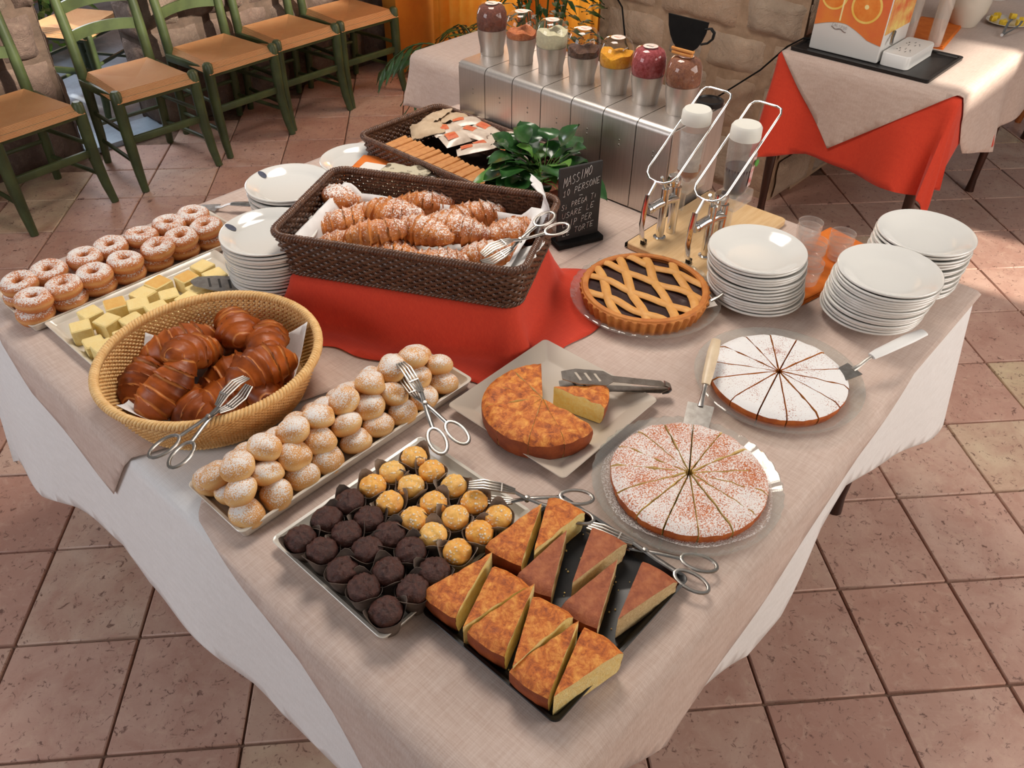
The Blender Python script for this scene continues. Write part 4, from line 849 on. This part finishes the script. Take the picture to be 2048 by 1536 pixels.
# ---------------------------------------------------------------- leafy pot plant
leaf_m = simple('dark_leaf', rgb(28, 62, 26), rgb(44, 88, 36), 30, .28, coat=.3, coord='World'); leaf_l = simple('light_leaf', rgb(72, 118, 44), rgb(96, 140, 58), 30, .35, coord='World')
def leaf(m, base, tip, wid, droop, side, n=7):
    B, T_ = Vector(base), Vector(tip); ax_ = T_-B; L = ax_.length; lat = ax_.cross(Vector((0, 0, 1))); lat = lat.normalized() if lat.length > 1e-6 else Vector((1, 0, 0)); up_ = lat.cross(ax_).normalized(); v = []; f = []
    for i in range(n):
        t = i/(n-1); c = B+ax_*t+Vector((0, 0, -droop*L*t*t)); w_ = wid*(sin(pi*min(1, t**.75)))**.8+.0006
        for k in (-1, -.5, 0, .5, 1): v.append(c+lat*(w_*k)+up_*(abs(k)*w_*.25+side*.004*sin(6*t+k)))
    for i in range(n-1):
        for k in range(4): f.append((i*5+k, i*5+k+1, (i+1)*5+k+1, (i+1)*5+k))
    m.add(v, f)
pl = thing('potted_plant', 'dark green leafy pot plant in front of the steel dispenser', 'plant', (1.195, .985, TZ))
m = MB(); m.lathe([(0, 0), (.040, 0), (.052, .075), (.055, .085), (.050, .085), (.047, .072), (0, .072)], 28); part('pot', m, simple('terracotta_pot', rgb(150, 84, 56), rgb(130, 70, 46), 20, .7), pl)
r = random.Random(4); sm = MB()
for i in range(74):
    a = r.uniform(0, 2*pi) if i % 2 else r.uniform(1.2, 3.4); el = r.uniform(.0, 1.25); L = r.uniform(.08, .165); c = Vector((cos(a)*cos(el), sin(a)*cos(el), sin(el)*.85)); b0 = Vector((0, 0, .085)); e0 = b0+c*L*.8; sm.tube([b0, b0+c*L*.45+Vector((0, 0, .012)), e0], .0013, 4)
    m = MB(); ll = r.uniform(.055, .085); d = (c+Vector((0, 0, -.25))).normalized(); leaf(m, e0, e0+d*ll, ll*.44, r.uniform(.1, .5), r.choice((-1, 1)))
    part('leaf', m, leaf_l if i % 9 == 0 else leaf_m, pl, smooth=80)
part('stems', sm, leaf_l, pl)
# ---------------------------------------------------------------- tumblers and napkins at the right
def napkin(poly, label, loc, rz, mat, folds=3, th_=.004):
    o = None; t = thing('cloth_napkin', label, 'napkin', loc, rz)
    for k in range(folds): part('fold', crumple([(x*(1-.02*k)+.003*k, y*(1-.02*k)) for x, y in poly], .001+th_*k, .0016, k+3, .02), mat, t, smooth=80)
    for c in kids(t): solid(c, .0025)
    return t
napkin([(-.19, -.075), (.17, -.10), (.19, .08), (-.15, .085)], 'orange folded napkin under the glass tumblers', (1.432, .318, TZ), -.12, orange_cloth)
m = MB(); m.lathe([(0, .0), (.020, .0), (.0228, .003), (.026, .02), (.0290, .040), (.0300, .0425), (.0296, .044), (.0286, .0435), (.0286, .041)], 32, mod=lambda r_, z, a: (r_*(1+.004*sin(12*a)), z)); tum_me = m.mesh('tumbler', glassy('tumbler_glass', (.97, .97, .97, 1), 1.45, .03, (.9, .88, .85, 1), .14), 50)
for (x, y, n, wh) in ((1.485, .372, 3, 'the far left stack on the orange napkin'), (1.488, .290, 3, 'the right stack on the orange napkin'), (1.408, .322, 3, 'the middle stack on the orange napkin'), (1.335, .292, 2, 'the near stack beside the plates')):
    for k in range(n): tag(link('tumbler', tum_me, None, (x+rnd.uniform(-.001, .001), y, TZ+.012+.013*k)), '%s clear tumbler from the top of %s' % (ORD[n-1-k], wh), 'glass', 'stacked tumblers')
napkin([(-.13, -.10), (.14, -.11), (.13, .10), (-.12, .11)], 'orange napkin heaped behind the dark croissant basket', (.955, 1.36, TZ+.03), .5, orange_cloth, 3, .012)
tp = simple('patterned_cloth', rgb(196, 186, 160), rgb(96, 84, 66), 22, .85, lo=.5, hi=.56); solid(solo('patterned_napkin', crumple([(-.12, -.07), (.13, -.06), (.12, .07), (-.13, .06)], .006, .012, 12, .012), tp, 'cream and grey patterned napkin crumpled beside the orange one', 'napkin', (.905, 1.245, TZ+.085), (0, 0, .4), smooth=80), .001)
m = MB(); m.box((0, 0, .04), (.20, .22, .08), .006); solo('napkin_block', m, simple('napkin_block', rgb(232, 226, 216), None, rough=.9), 'pale block under the crumpled napkins behind the basket', 'box', (.92, 1.29, TZ), (0, 0, .4))
# ---------------------------------------------------------------- crackers and sachets in the bread basket
crk = simple('cracker', rgb(218, 156, 92), rgb(196, 126, 66), 26, .55, bump=.3, bscale=120, coat=.3)
for i in range(22):
    m = MB(); m.box((0, 0, 0), (.085, .016, .060), .003, 1); tier = i
    solo('cracker_pack', m, crk, '%s wrapped cracker from the left in the bread basket' % ('%s' % ORD[i] if i < 18 else ('nineteenth', 'twentieth', 'twenty-first', 'twenty-second')[i-18]), 'crackers', (1.115+rnd.uniform(-.004, .004), 1.480-.0195*i, TZ+.052+rnd.uniform(-.003, .003)), (R_(24)+rnd.uniform(-.08, .08), 0, rnd.uniform(-.06, .06)), 'crackers in the bread basket')
sach_c = simple('sachet', rgb(222, 206, 188), rgb(196, 176, 158), 30, .35, coat=.3); sach_r = simple('sachet_print', rgb(206, 86, 54), rgb(226, 150, 96), 40, .4, coat=.3)
sx = [(1.262, 1.400), (1.325, 1.395), (1.280, 1.310), (1.322, 1.300), (1.235, 1.335), (1.250, 1.235), (1.320, 1.225), (1.265, 1.150), (1.210, 1.245)]
for i, (x, y) in enumerate(sx):
    t = thing('biscuit_sachet', 'shiny printed biscuit sachet, %s from the left in the bread basket' % ORD[i], 'sachet', (x, y, TZ+.088+rnd.uniform(-.006, .006)), rnd.uniform(-.5, .5)+IMG, 'sachets in the bread basket', (rnd.uniform(-.25, .25), rnd.uniform(-.2, .2), rnd.uniform(-.6, .6)+IMG))
    def pil(sc, dz): return lambda s, t_: ((s-.5)*.105*sc, (t_-.5)*.062*sc, dz*(.013*(sin(pi*s)*sin(pi*t_))**.5))
    m = MB(); m.grid(pil(1, 1), 10, 8); m.grid(lambda s, t_: (pil(1, -.6)(s, t_)), 10, 8); part('wrapper', m, sach_c, t, smooth=80)
    m = MB(); m.grid(lambda s, t_: (lambda q: (q[0]-.018, q[1]+.003, q[2]+.0009))(pil(1, 1)(.3+.32*s, .25+.5*t_)), 6, 6); part('print_patch', m, sach_r, t, smooth=80)
bagm = simple('brown_paper_bag', rgb(206, 182, 152), rgb(186, 160, 130), 24, .85, bump=.5, bscale=40, bdist=.004)
for i, (x, y, rz, rx) in enumerate(((1.285, 1.492, .3, -.5), (1.325, 1.455, -.4, -.3), (1.225, 1.455, .9, -.2))):
    m = MB(); m.grid(lambda s, t: ((s-.5)*.10+.006*noise.noise(Vector((s*4, t*4, i))), (t-.5)*.10, .018*(sin(pi*s)*sin(pi*t))**.5+.008*noise.noise(Vector((s*6, t*6, i+3)))), 12, 12); m.grid(lambda s, t: ((s-.5)*.10, (t-.5)*.10, -.006*sin(pi*s)*sin(pi*t)), 6, 6)
    solo('paper_bag', m, bagm, ('crumpled brown paper bag at the far left corner of the bread basket', 'crumpled brown paper bag against the steel dispenser', 'crumpled brown paper bag beside the crackers')[i], 'bag', (x, y, TZ+.085), (rx, 0, rz), smooth=80)
# ---------------------------------------------------------------- serving tools
def tongs(label, loc, rz, rx=0, ry=0, op=.018, L=.21):
    t = thing('serving_tongs', label, 'tongs', loc, 0, 'scissor tongs', (rx, ry, rz))
    for s_ in (-1, 1):
        m = MB(); hx = .095
        m.tube([(.075, s_*.004, s_*op*.45), (.095, 0, s_*.002), (.12, -s_*.006, 0), (.155, -s_*.014, 0)], .0042, 8, sq=.45)
        rc = (.183, -s_*.020); m.tube([(rc[0]+.028*cos(2*pi*k/20), rc[1]+.0155*sin(2*pi*k/20)-s_*.003*cos(2*pi*k/20), 0) for k in range(20)], .0034, 8, closed=True, sq=.7)
        for k in (-1.5, -.5, .5, 1.5): m.tube([(.078, s_*.003+k*.003, s_*op*.5), (.055, k*.0056, s_*op*.9), (.025, k*.0062, s_*op), (.002, k*.0046, s_*op*.55)], .0020, 6)
        m.tube([(.055, -.0095, s_*op*.9), (.055, .0095, s_*op*.9)], .0022, 6)
        part('arm', m, dullsteel, t)
    m = MB(); m.lathe([(0, .006), (.004, .005), (.0045, -.005), (0, -.006)], 12, c=(.10, 0, 0)); part('pivot', m, dullsteel, t); return t
def aim(a, b): return math.atan2(b[1]-a[1], b[0]-a[0])
tongs('scissor tongs lying across the sugared buns', (.422, .675, TZ+.092), aim((.417, .67), (.36, .455)), 0, R_(13))
tongs('scissor tongs lying on the yellow mini muffins', (.302, .380, TZ+.064), aim((.321, .357), (.42, .235)), 0, R_(9))
tongs('scissor tongs lying between the black tray and the nearer glass plate', (.400, .205, TZ+.026), aim((.40, .205), (.452, .018)), 0, R_(3), .008)
tongs('scissor tongs resting on the round wicker basket rim', (.190, .815, TZ+.118), aim((.186, .813), (.02, .775)), 0, R_(6))
tongs('scissor tongs resting on the right end of the dark croissant basket', (.672, .700, BZ+.098), aim((.672, .700), (.86, .672)), R_(10), R_(-5))
def server(label, loc, rz, hm, ry=0, blade=.12, w_=.05, handle=.13, slots=0, hw=.010):
    t = thing('cake_server', label, 'cake server', loc, 0, None, (0, ry, rz))
    m = MB(); o_ = [(0, -.004), (.012, -w_*.30), (.05, -w_*.46), (blade, -w_*.5), (blade, w_*.5), (.05, w_*.46), (.012, w_*.30), (0, .004)]; n = len(o_)
    m.add([(a, b, 0) for a, b in o_]+[(a, b, .0016) for a, b in o_], [tuple(range(n-1, -1, -1)), tuple(range(n, 2*n))]+[(k, (k+1) % n, n+(k+1) % n, n+k) for k in range(n)])
    part('blade', m, dullsteel, t, smooth=20)
    m = MB(); m.tube([(blade-.006, 0, .001), (blade+.012, 0, .004), (blade+.03, 0, .012), (blade+.045, 0, .014)], [.006, .0045, .004, .0045], 8, sq=.6); part('neck', m, dullsteel, t)
    m = MB(); m.tube([(blade+.04, 0, .014), (blade+.06, 0, .015), (blade+.04+handle*.7, 0, .015), (blade+.04+handle, 0, .013)], [hw*.8, hw, hw*1.15, hw*.9], 10, sq=.45); part('handle', m, hm, t)
    for k in range(slots):
        m = MB(); m.box((.04+.022*k, 0, .0017), (.005, w_*.55, .0004), rz=.3); part('slot', m, simple('slot_dark', rgb(40, 36, 32), None, rough=.6), t)
    return t
server('cake server with a pale handle standing out from the nearer dusted cake', (.665, .180, TZ+.012), aim((.70, .185), (.93, .285)), simple('pale_handle', rgb(222, 200, 168), rgb(206, 182, 150), 30, .4), R_(-11), handle=.12)
server('cake server with a white handle pushed under the white dusted cake', (1.0, .085, TZ+.030), aim((1.0, .085), (1.24, -.005)), white_plastic, R_(-6), blade=.075, w_=.04, handle=.14, hw=.012)
server('steel cake server leaning from the tart plate over the plate stack', (1.035, .425, TZ+.026), aim((1.05, .415), (1.25, .275)), dullsteel, R_(-16), blade=.06, w_=.045, handle=.12, hw=.008)
server('steel cake slice lying behind the doughnuts at the table edge', (.575, 1.668, TZ+.006), aim((.575, 1.668), (.70, 1.50)), dullsteel, R_(-1), blade=.06, w_=.04, handle=.10)
server('slotted serving spatula lying on the sponge cubes', (.34, 1.285, TZ+.050), aim((.33, 1.26), (.47, 1.13)), dullsteel, R_(8), blade=.12, w_=.065, handle=.04, slots=4)
t = thing('cake_tongs', 'long steel tongs with a slotted blade on the golden cake plate', 'tongs', (.632, .455, TZ+.052), 0, None, (0, R_(8), aim((.641, .47), (.800, .318))))
sl_d = simple('dark_slot', rgb(60, 54, 48), None, rough=.6)
for s_ in (-1, 1):
    m = MB(); zz = s_*.012
    o_ = [(0, -.012), (.03, -.023), (.085, -.022), (.10, -.009), (.20, -.009), (.215, -.004), (.215, .004), (.20, .009), (.10, .009), (.085, .022), (.03, .023), (0, .012)]; n = len(o_)
    def zf(a): return zz*(1-max(0, (a-.19)/.03)) if a > .19 else zz
    m.add([(a, b, zf(a)) for a, b in o_]+[(a, b, zf(a)+.0014) for a, b in o_], [tuple(range(n-1, -1, -1)), tuple(range(n, 2*n))]+[(k, (k+1) % n, n+(k+1) % n, n+k) for k in range(n)])
    part('blade', m, dullsteel, t, smooth=20)
    for k in range(3): m = MB(); m.box((.032+.019*k, 0, zz+.0016), (.005, .024, .0004), rz=.35); part('slot', m, simple('slot_light', rgb(190, 176, 160), None, rough=.6) if s_ > 0 else sl_d, t)
m = MB(); m.tube([(.205, 0, -.011), (.217, 0, -.007), (.221, 0, 0), (.217, 0, .007), (.205, 0, .012)], .008, 8, sq=.2); part('spring_end', m, dullsteel, t)
# ---------------------------------------------------------------- second table with the juice dispenser
t2 = thing('drinks_table', 'second table under the red and beige cloths beside the stone wall', 'table'); X0, X1, Y0, Y1 = 2.835, 4.75, .475, 1.155
m = MB(); m.box(((X0+X1)/2, (Y0+Y1)/2, .722), (X1-X0-.01, Y1-Y0-.01, .03)); part('tabletop', m, dark_wood, t2)
for x in (X0+.09, 3.82, X1-.1):
    for y in (Y0+.06, Y1-.03): part('leg', cabriole(.708), dark_wood, t2, (x, y, 0), (0, 0, math.atan2(y-.8, -1 if x < 3 else .3)))
m2 = drape_map((X0, X1, Y0, Y1), .741, rad=.015, flare=.10, wave=.18, k=12, ph=.4)
solid(solo('tablecloth', cloth([(X0-.39, Y0-.28), (X0-.37, .7), (X0-.36, .95), (X0-.42, 1.16), (X1, 1.16), (X1, Y0-.20), (3.55, Y0-.20), (3.42, Y0-.33), (3.2, Y0-.32), (3.02, Y0-.22), (X0+.02, Y0-.36)], m2, .03), red_cloth, 'red tablecloth hanging down the front of the drinks table', 'tablecloth', smooth=80), .001)
m3 = drape_map((X0, X1, Y0, Y1), .744, rad=.017, flare=.10, wave=.14, k=12, ph=.4, off=.004)
solid(solo('table_runner', cloth([(X0-.315, .865), (X0-.004, 1.15), (X0+.3, 1.155), (X1, 1.155), (X1, Y0-.34), (3.75, Y0-.30), (3.32, Y0-.36), (3.03, Y0-.28), (X0+.03, Y0-.06), (X0-.006, Y0-.0)], m3, .03), beige_linen, 'beige overlay with a pointed flap hanging over the red cloth', 'tablecloth', smooth=80), .001)
Z2 = .7505
tray(.35, .545, .012, black_gloss, 'drip_board', 'black rimmed board under the juice dispenser', 'tray', (3.03, .862, Z2), flare=.002, wall=.012)
jd = thing('juice_dispenser', 'white juice dispenser with orange citrus panels on the drinks table', 'dispenser', (2.9, .808, Z2+.005))
m = MB(); m.box((.14, .14, .30), (.25, .275, .60), .006); part('body', m, white_plastic, jd)
coral = simple('coral_print', rgb(222, 104, 62), rgb(232, 136, 60), 7, .4); rind = simple('citrus_rind', rgb(238, 190, 80), rgb(244, 210, 120), 20, .4); flesh = simple('citrus_flesh', rgb(226, 120, 40), rgb(236, 150, 66), 20, .4); pith = simple('citrus_pith', rgb(246, 226, 160), None, rough=.5)
m = MB(); N = 24; top_, bot = [], []
for k in range(N+1):
    s_ = k/N; y = .004+.270*(1-s_); zb = .090+.024*sin(pi*min(1, s_*1.25))-.050*max(0, s_-.45); bot.append((0, y, zb)); top_.append((0, y, .56))
m.add([(.0135, a[1], a[2]) for a in bot]+[(.0135, a[1], a[2]) for a in top_], [(k, k+1, N+2+k, N+1+k) for k in range(N)]); m.v = [(x-.0006, y, z) for x, y, z in m.v]; part('front_print', m, coral, jd)
def citrus(y, z, R0, M, par):
    t = part('orange_slice', MB().lathe([(0, .0003), (R0, .0003), (R0, 0)], 36, M=M(y, z)), rind, par)
    part('slice_flesh', MB().lathe([(0, .0006), (R0*.86, .0006), (R0*.86, .0003)], 36, M=M(y, z)), flesh, t); part('slice_core', MB().lathe([(0, .0009), (R0*.14, .0009), (R0*.14, .0006)], 20, M=M(y, z)), pith, t)
MF = lambda y, z: Matrix.Translation((.0125, y, z)) @ Matrix.Rotation(-pi/2, 4, 'Y')
for (y, z, R0) in ((.090, .185, .058), (.218, .205, .052), (.14, .33, .06), (.23, .36, .05)): citrus(y, z, R0, MF, jd)
m = MB(); m.box((.0122, .178, .30), (.0008, .006, .36)); part('print_line', m, pith, jd)
lt = lettering('CALIPSO', 0, .062, 0, .011, 0, .0007); lt.v = [(.0122, .205-p[0], .100+p[2]-.12*p[0]) for p in lt.v]; part('logo_lettering', lt, simple('logo_ink', rgb(150, 90, 90), None, rough=.6), jd)
m = MB(); m.tube([(.0122, .205-.0055*k, .094-.12*.0055*k+.003*sin(k*.9+2)) for k in range(12)], .0012, 6); part('logo_wave', m, simple('logo_wave_ink', rgb(110, 84, 76), None, rough=.6), jd)
m = MB(); m.box((.14, .0018, .33), (.235, .001, .46)); part('side_print', m, simple('side_print', rgb(240, 214, 120), rgb(226, 110, 60), 14, .4), jd)
m = MB(); m.loft([rr(.25, .108, .02, 0), rr(.25, .108, .02, .042), rr(.244, .102, .018, .046)]); dt = part('drip_box', m, white_plastic, jd, (.125+.02, -.058, .0))
m = MB()
for k in range(26): a = k*.9; m.lathe([(0, .0005), (.0022, .0005), (.0022, 0)], 6, c=(.03*cos(a)*(.4+.6*((k*7) % 5)/5)+(.04 if k % 2 else -.05), .025*sin(a), .0462))
part('drain_holes', m, black_matt, dt)
m = MB(); m.tube([(.10, -.004, .10), (.07, -.012, .085), (.05, -.02, .07)], .006, 8); part('tap', m, dullsteel, jd)
tube_g = glassy('cup_tube', (.97, .95, .93, 1), 1.5, .06, (.9, .84, .78, 1), .25)
for i, (x, y) in enumerate(((3.275, .842), (3.282, .735))):
    m = MB(); m.lathe([(.026, 0), (.030, .30), (.031, .42), (.029, .42), (.028, .30), (.024, .002), (0, 0)], 28); solo('cup_tube', m, tube_g, ('clear cup tube next to the juice dispenser', 'clear cup tube standing on the orange napkin side')[i], 'cup holder', (x, y, Z2+.006), (0, 0, 0), 'clear cup tubes')
napkin([(-.20, -.085), (.20, -.075), (.18, .10), (-.19, .11)], 'orange napkin on the drinks table under the white jug', (3.46, .80, Z2), .12, orange_cloth)
m = MB(); m.lathe([(0, 0), (.05, 0), (.055, .006), (.078, .06), (.084, .10), (.078, .145), (.055, .19), (.045, .21), (.05, .24), (.046, .24), (.04, .21), (0, .20)], 40); jg = thing('white_jug', 'round white jug standing beside the orange napkin', 'jug', (3.66, .755, Z2)); part('jug_body', m, china_warm, jg)
m = MB(); m.tube([(-.06, .03, .17), (-.10, .05, .16), (-.11, .055, .12), (-.08, .04, .07)], .008, 8); part('jug_handle', m, china_warm, jg)
m = MB(); m.lathe([(0, 0), (.06, 0), (.075, .10), (.08, .22), (.077, .22), (.07, .10), (0, .01)], 36); solo('white_jug', m, china, 'second white jug further back on the drinks table', 'jug', (4.19, .80, Z2))
dish = MB(); dish.lathe([(0, 0), (.045, 0), (.085, .012), (.084, .014), (.045, .004), (0, .004)], 36); solo('lemon_dish', dish, china_warm, 'small white dish of lemon wedges', 'dish', (3.80, .62, Z2))
lem = simple('lemon', rgb(236, 196, 40), rgb(246, 214, 80), 40, .4)
for i in range(6):
    m = MB(); wedge(m, .030, -.55, .55, .020, 0, .002, .004, .001, i); a = i*1.05; solo('lemon_wedge', m, lem, 'yellow lemon wedge, %s round the small white dish' % ORD[i], 'lemon', (3.80+.042*cos(a), .62+.042*sin(a), Z2+.009), (0, 0, a), 'lemon wedges')
t = thing('sugar_tongs', 'small steel tongs lying in front of the lemon dish', 'tongs', (3.60, .575, Z2+.004))
for s_ in (-1, 1): m = MB(); m.tube([(0, 0, .004), (.06, s_*.012, .012), (.12, s_*.022, .022), (.15, s_*.020, .03)], .005, 8, sq=.4); part('arm', m, dullsteel, t)
m = MB(); m.tube([(0, 0, .004), (-.01, 0, .006)], .006, 8); part('spring_end', m, dullsteel, t)
cb = MB(); cb.tube([(3.03, 2.17, .80), (3.02, 2.06, .70), (3.015, 2.02, .55), (3.01, 1.9, .40), (3.0, 1.7, .38), (2.99, 1.5, .42), (2.985, 1.3, .60), (2.98, 1.2, .72), (2.98, 1.14, .765), (3.0, 1.09, .763)], .004, 6); solo('power_cable', cb, black_matt, 'black power cable running along the stone wall to the juice dispenser', 'cable', smooth=60)
# ---------------------------------------------------------------- console behind the dispenser
t3 = thing('console_table', 'narrow table under a beige cloth behind the steel dispenser', 'table'); m = MB(); m.box((2.045, 1.82, .725), (.40, .74, .03)); part('tabletop', m, dark_wood, t3)
for x in (1.88, 2.21):
    for y in (1.5, 2.14): m = MB(); m.tube([(x, y, 0), (x, y, .71)], [.014, .022], 8); part('leg', m, dark_wood, t3)
solid(solo('tablecloth', cloth([(1.84-.21, 2.2+.05), (1.84-.20, 1.42), (2.25, 1.42), (2.25, 2.2+.20), (1.84+.1, 2.2+.22), (1.84-.06, 2.2+.17)], drape_map((1.84, 2.25, 1.44, 2.2), .745, flare=.14, wave=.12, k=9, rad=.012), .03), beige_linen, 'beige cloth on the narrow table behind the steel dispenser', 'tablecloth', smooth=80), .001)
# ---------------------------------------------------------------- chairs
def chair(label, loc, rz, paint, group, sc=1):
    t = thing('rush_chair', label, 'chair', loc, rz, group)
    for s_ in (-1, 1):
        m = MB(); m.tube([(s_*.196, -.222, 0), (s_*.192, -.200, .08), (s_*.188, -.182, .20), (s_*.188, -.182, .40), (s_*.188, -.182, .452), (s_*.188, -.182, .462)], [.017, .021, .025, .026, .024, .015], 10); part('leg', m, paint, t)
        m = MB(); m.tube([(s_*.170, .212, 0), (s_*.168, .195, .15), (s_*.167, .182, .42), (s_*.168, .195, .60), (s_*.170, .225, .80), (s_*.171, .238, .90)], [.017, .021, .024, .023, .021, .015], 10); part('leg', m, paint, t)
    def bar(a, b, r, sq=1, bow=0):
        m = MB(); P = [Vector(a).lerp(Vector(b), k/6)+Vector((0, bow*sin(pi*k/6), 0)) for k in range(7)]; m.tube(P, r, 8, sq=sq); return m
    part('seat_rail', MB().box((0, -.182, .412), (.36, .024, .040), .005), paint, t); part('seat_rail', MB().box((0, .180, .412), (.31, .022, .036), .005), paint, t)
    for s_ in (-1, 1): part('seat_rail', MB().box((s_*.178, 0, .412), (.022, .35, .036), .005, M=Matrix.Rotation(-s_*.056, 4, 'Z')), paint, t)
    part('stretcher', MB().box((0, -.184, .235), (.36, .018, .034), .005), paint, t); part('stretcher', bar((-.168, .192, .20), (.168, .192, .20), .010), paint, t)
    for s_ in (-1, 1):
        for z in (.13, .27): part('stretcher', bar((s_*.189, -.184, z), (s_*.168, .190, z-.01), .010), paint, t)
    for z, y in ((.60, .196), (.72, .213), (.845, .232)):
        m = MB(); n = 13; v = []
        for k in range(n):
            s_ = -1+2*k/(n-1); yy = y+.030*(1-s_*s_); zt = z+.014*(1-s_*s_); hh = .024
            v += [(s_*.172, yy-.006, zt-hh), (s_*.172, yy+.006, zt-hh), (s_*.172, yy+.006, zt+hh), (s_*.172, yy-.006, zt+hh)]
        f = [(k*4+a, k*4+(a+1) % 4, k*4+4+(a+1) % 4, k*4+4+a) for k in range(n-1) for a in range(4)]; m.add(v, f); part('back_slat', m, paint, t, smooth=40)
    m = MB(); FL, FR, BR, BL = (-.200, -.208), (.200, -.208), (.176, .200), (-.176, .200); ce = (0, 0)
    for (a, b, mi) in ((FL, FR, 0), (FR, BR, 1), (BR, BL, 0), (BL, FL, 1)):
        v = []; n = 7
        for i in range(n):
            t_ = i/(n-1)
            for k in range(n):
                q = k/(n-1); ex, ey = a[0]+(b[0]-a[0])*q, a[1]+(b[1]-a[1])*q; x, y = ex+(ce[0]-ex)*t_, ey+(ce[1]-ey)*t_
                z = .452-.020*t_**.8+(.006*sin(pi*min(1, t_*4)) if t_ < .25 else 0)
                if i == 0: z = .412
                v.append((x, y, z))
        m.add(v, [(i*n+k, i*n+k+1, (i+1)*n+k+1, (i+1)*n+k) for i in range(n-1) for k in range(n-1)], mi)
    part('rush_seat', m, [rush_x, rush_y], t, smooth=60); return t
chairs = [(.785, 3.592, R_(6), 'green rush-seated chair cut off at the left edge of the picture'), (1.350, 3.600, R_(-1), 'green rush-seated chair in front of the open doorway'), (1.818, 3.640, R_(2), 'green rush-seated chair just right of the doorway'), (2.246, 3.680, R_(1), 'green rush-seated chair third from the doorway, its back out of view'), (2.672, 3.690, R_(-1), 'green rush-seated chair at the far end next to the curtain')]
ch0 = chair(chairs[0][3], chairs[0][:2]+(0,), chairs[0][2], green_paint, 'chairs along the stone wall'); ck = kids(ch0)
for x, y, a, lb in chairs[1:]: dup(ch0, (x, y, 0), (0, 0, a), lb, ck)
dup(ch0, (1.55, 4.62, 0), (0, 0, R_(-60)), 'green chair standing outside behind the doorway', ck, group='chair outside the doorway')
oak = simple('oak_wood', rgb(176, 104, 50), rgb(150, 82, 36), 12, .45, stretch=(6, 6, 1)); chair('wooden chair at the far right, only one leg in view', (5.12, .50, 0), R_(25), oak, 'chair beside the drinks table')
# ---------------------------------------------------------------- plants
pm = simple('palm_leaf', rgb(52, 88, 34), rgb(34, 62, 24), 20, .4, coord='World')
pp = thing('palm_plant', 'palm with drooping fronds in front of the yellow curtain', 'plant', (2.62, 2.52, 0)); m = MB(); m.lathe([(0, 0), (.11, 0), (.15, .24), (.16, .28), (.145, .28), (.13, .24), (0, .24)], 28); part('pot', m, simple('brown_pot', rgb(110, 70, 50), None, rough=.7), pp)
r = random.Random(9)
for i in range(13):
    a = [2.2, 1.3, 2.9, .5, 3.6, -.3, 4.3, 1.8, 5.0, 2.5, 0.9, 3.2, 4.7][i]; L = r.uniform(.42, .60); h = r.uniform(.35, .62); m = MB(); pts = []
    for k in range(12):
        t_ = k/11; pts.append(Vector((cos(a)*L*t_, sin(a)*L*t_, .24+h*1.6*t_-h*1.25*t_*t_)))
    m.tube(pts, [.006*(1-.7*k/11) for k in range(12)], 5)
    for k in range(2, 12):
        d = (pts[min(k+1, 11)]-pts[k-1]).normalized(); sd_ = d.cross(Vector((0, 0, 1))).normalized()
        for s_ in (-1, 1): ll = .16*(1-.5*abs(k/11-.45)); leaf(m, pts[k], pts[k]+(d*.75+sd_*s_*.8+Vector((0, 0, -.25))).normalized()*ll, .010, .35, s_, 5)
    part('frond', m, pm, pp, smooth=80)
bp = thing('leafy_bush', 'bushy green plant between the yellow curtains behind the jars', 'plant', (2.80, 2.36, 0)); m = MB(); m.lathe([(0, 0), (.10, 0), (.13, .22), (.14, .25), (.125, .25), (.115, .21), (0, .21)], 28); part('pot', m, simple('grey_pot', rgb(120, 110, 98), None, rough=.7), bp)
bl = simple('bush_leaf', rgb(58, 92, 34), rgb(28, 54, 20), 14, .5, coord='World'); m = MB(); bs = MB()
for i in range(520):
    a = r.uniform(0, 6.28); rad = .24*math.sqrt(r.random()); z = .28+.75*r.random(); p = Vector((rad*cos(a), rad*sin(a), z)); d = Vector((cos(a)*.7, sin(a)*.7, r.uniform(-.3, .7))).normalized(); leaf(m, p, p+d*r.uniform(.05, .09), .011, .3, 1, 4)
for i in range(14): a = i*.45; bs.tube([(0, 0, .2), (.08*cos(a), .08*sin(a), .55), (.17*cos(a), .17*sin(a), .98)], .004, 5)
part('foliage', m, bl, bp, smooth=80, kind='stuff'); part('stems', bs, bl, bp)
gp = thing('garden_shrub', 'green shrub in the daylight outside the doorway', 'plant', (1.75, 5.75, 0)); m = MB()
for i in range(340):
    a = r.uniform(0, 6.28); rad = .34*math.sqrt(r.random()); z = .05+.55*r.random(); p = Vector((rad*cos(a), rad*sin(a), z)); d = Vector((cos(a)*.7, sin(a)*.7, r.uniform(-.2, .7))).normalized(); leaf(m, p, p+d*r.uniform(.06, .11), .02, .3, 1, 4)
part('foliage', m, simple('garden_leaf', rgb(110, 160, 60), rgb(70, 120, 40), 14, .5, coord='World'), gp, smooth=80, kind='stuff'); bs = MB()
for i in range(8): a = i*.8; bs.tube([(0, 0, 0), (.1*cos(a), .1*sin(a), .25), (.22*cos(a), .22*sin(a), .5)], .006, 5)
part('stems', bs, pm, gp)
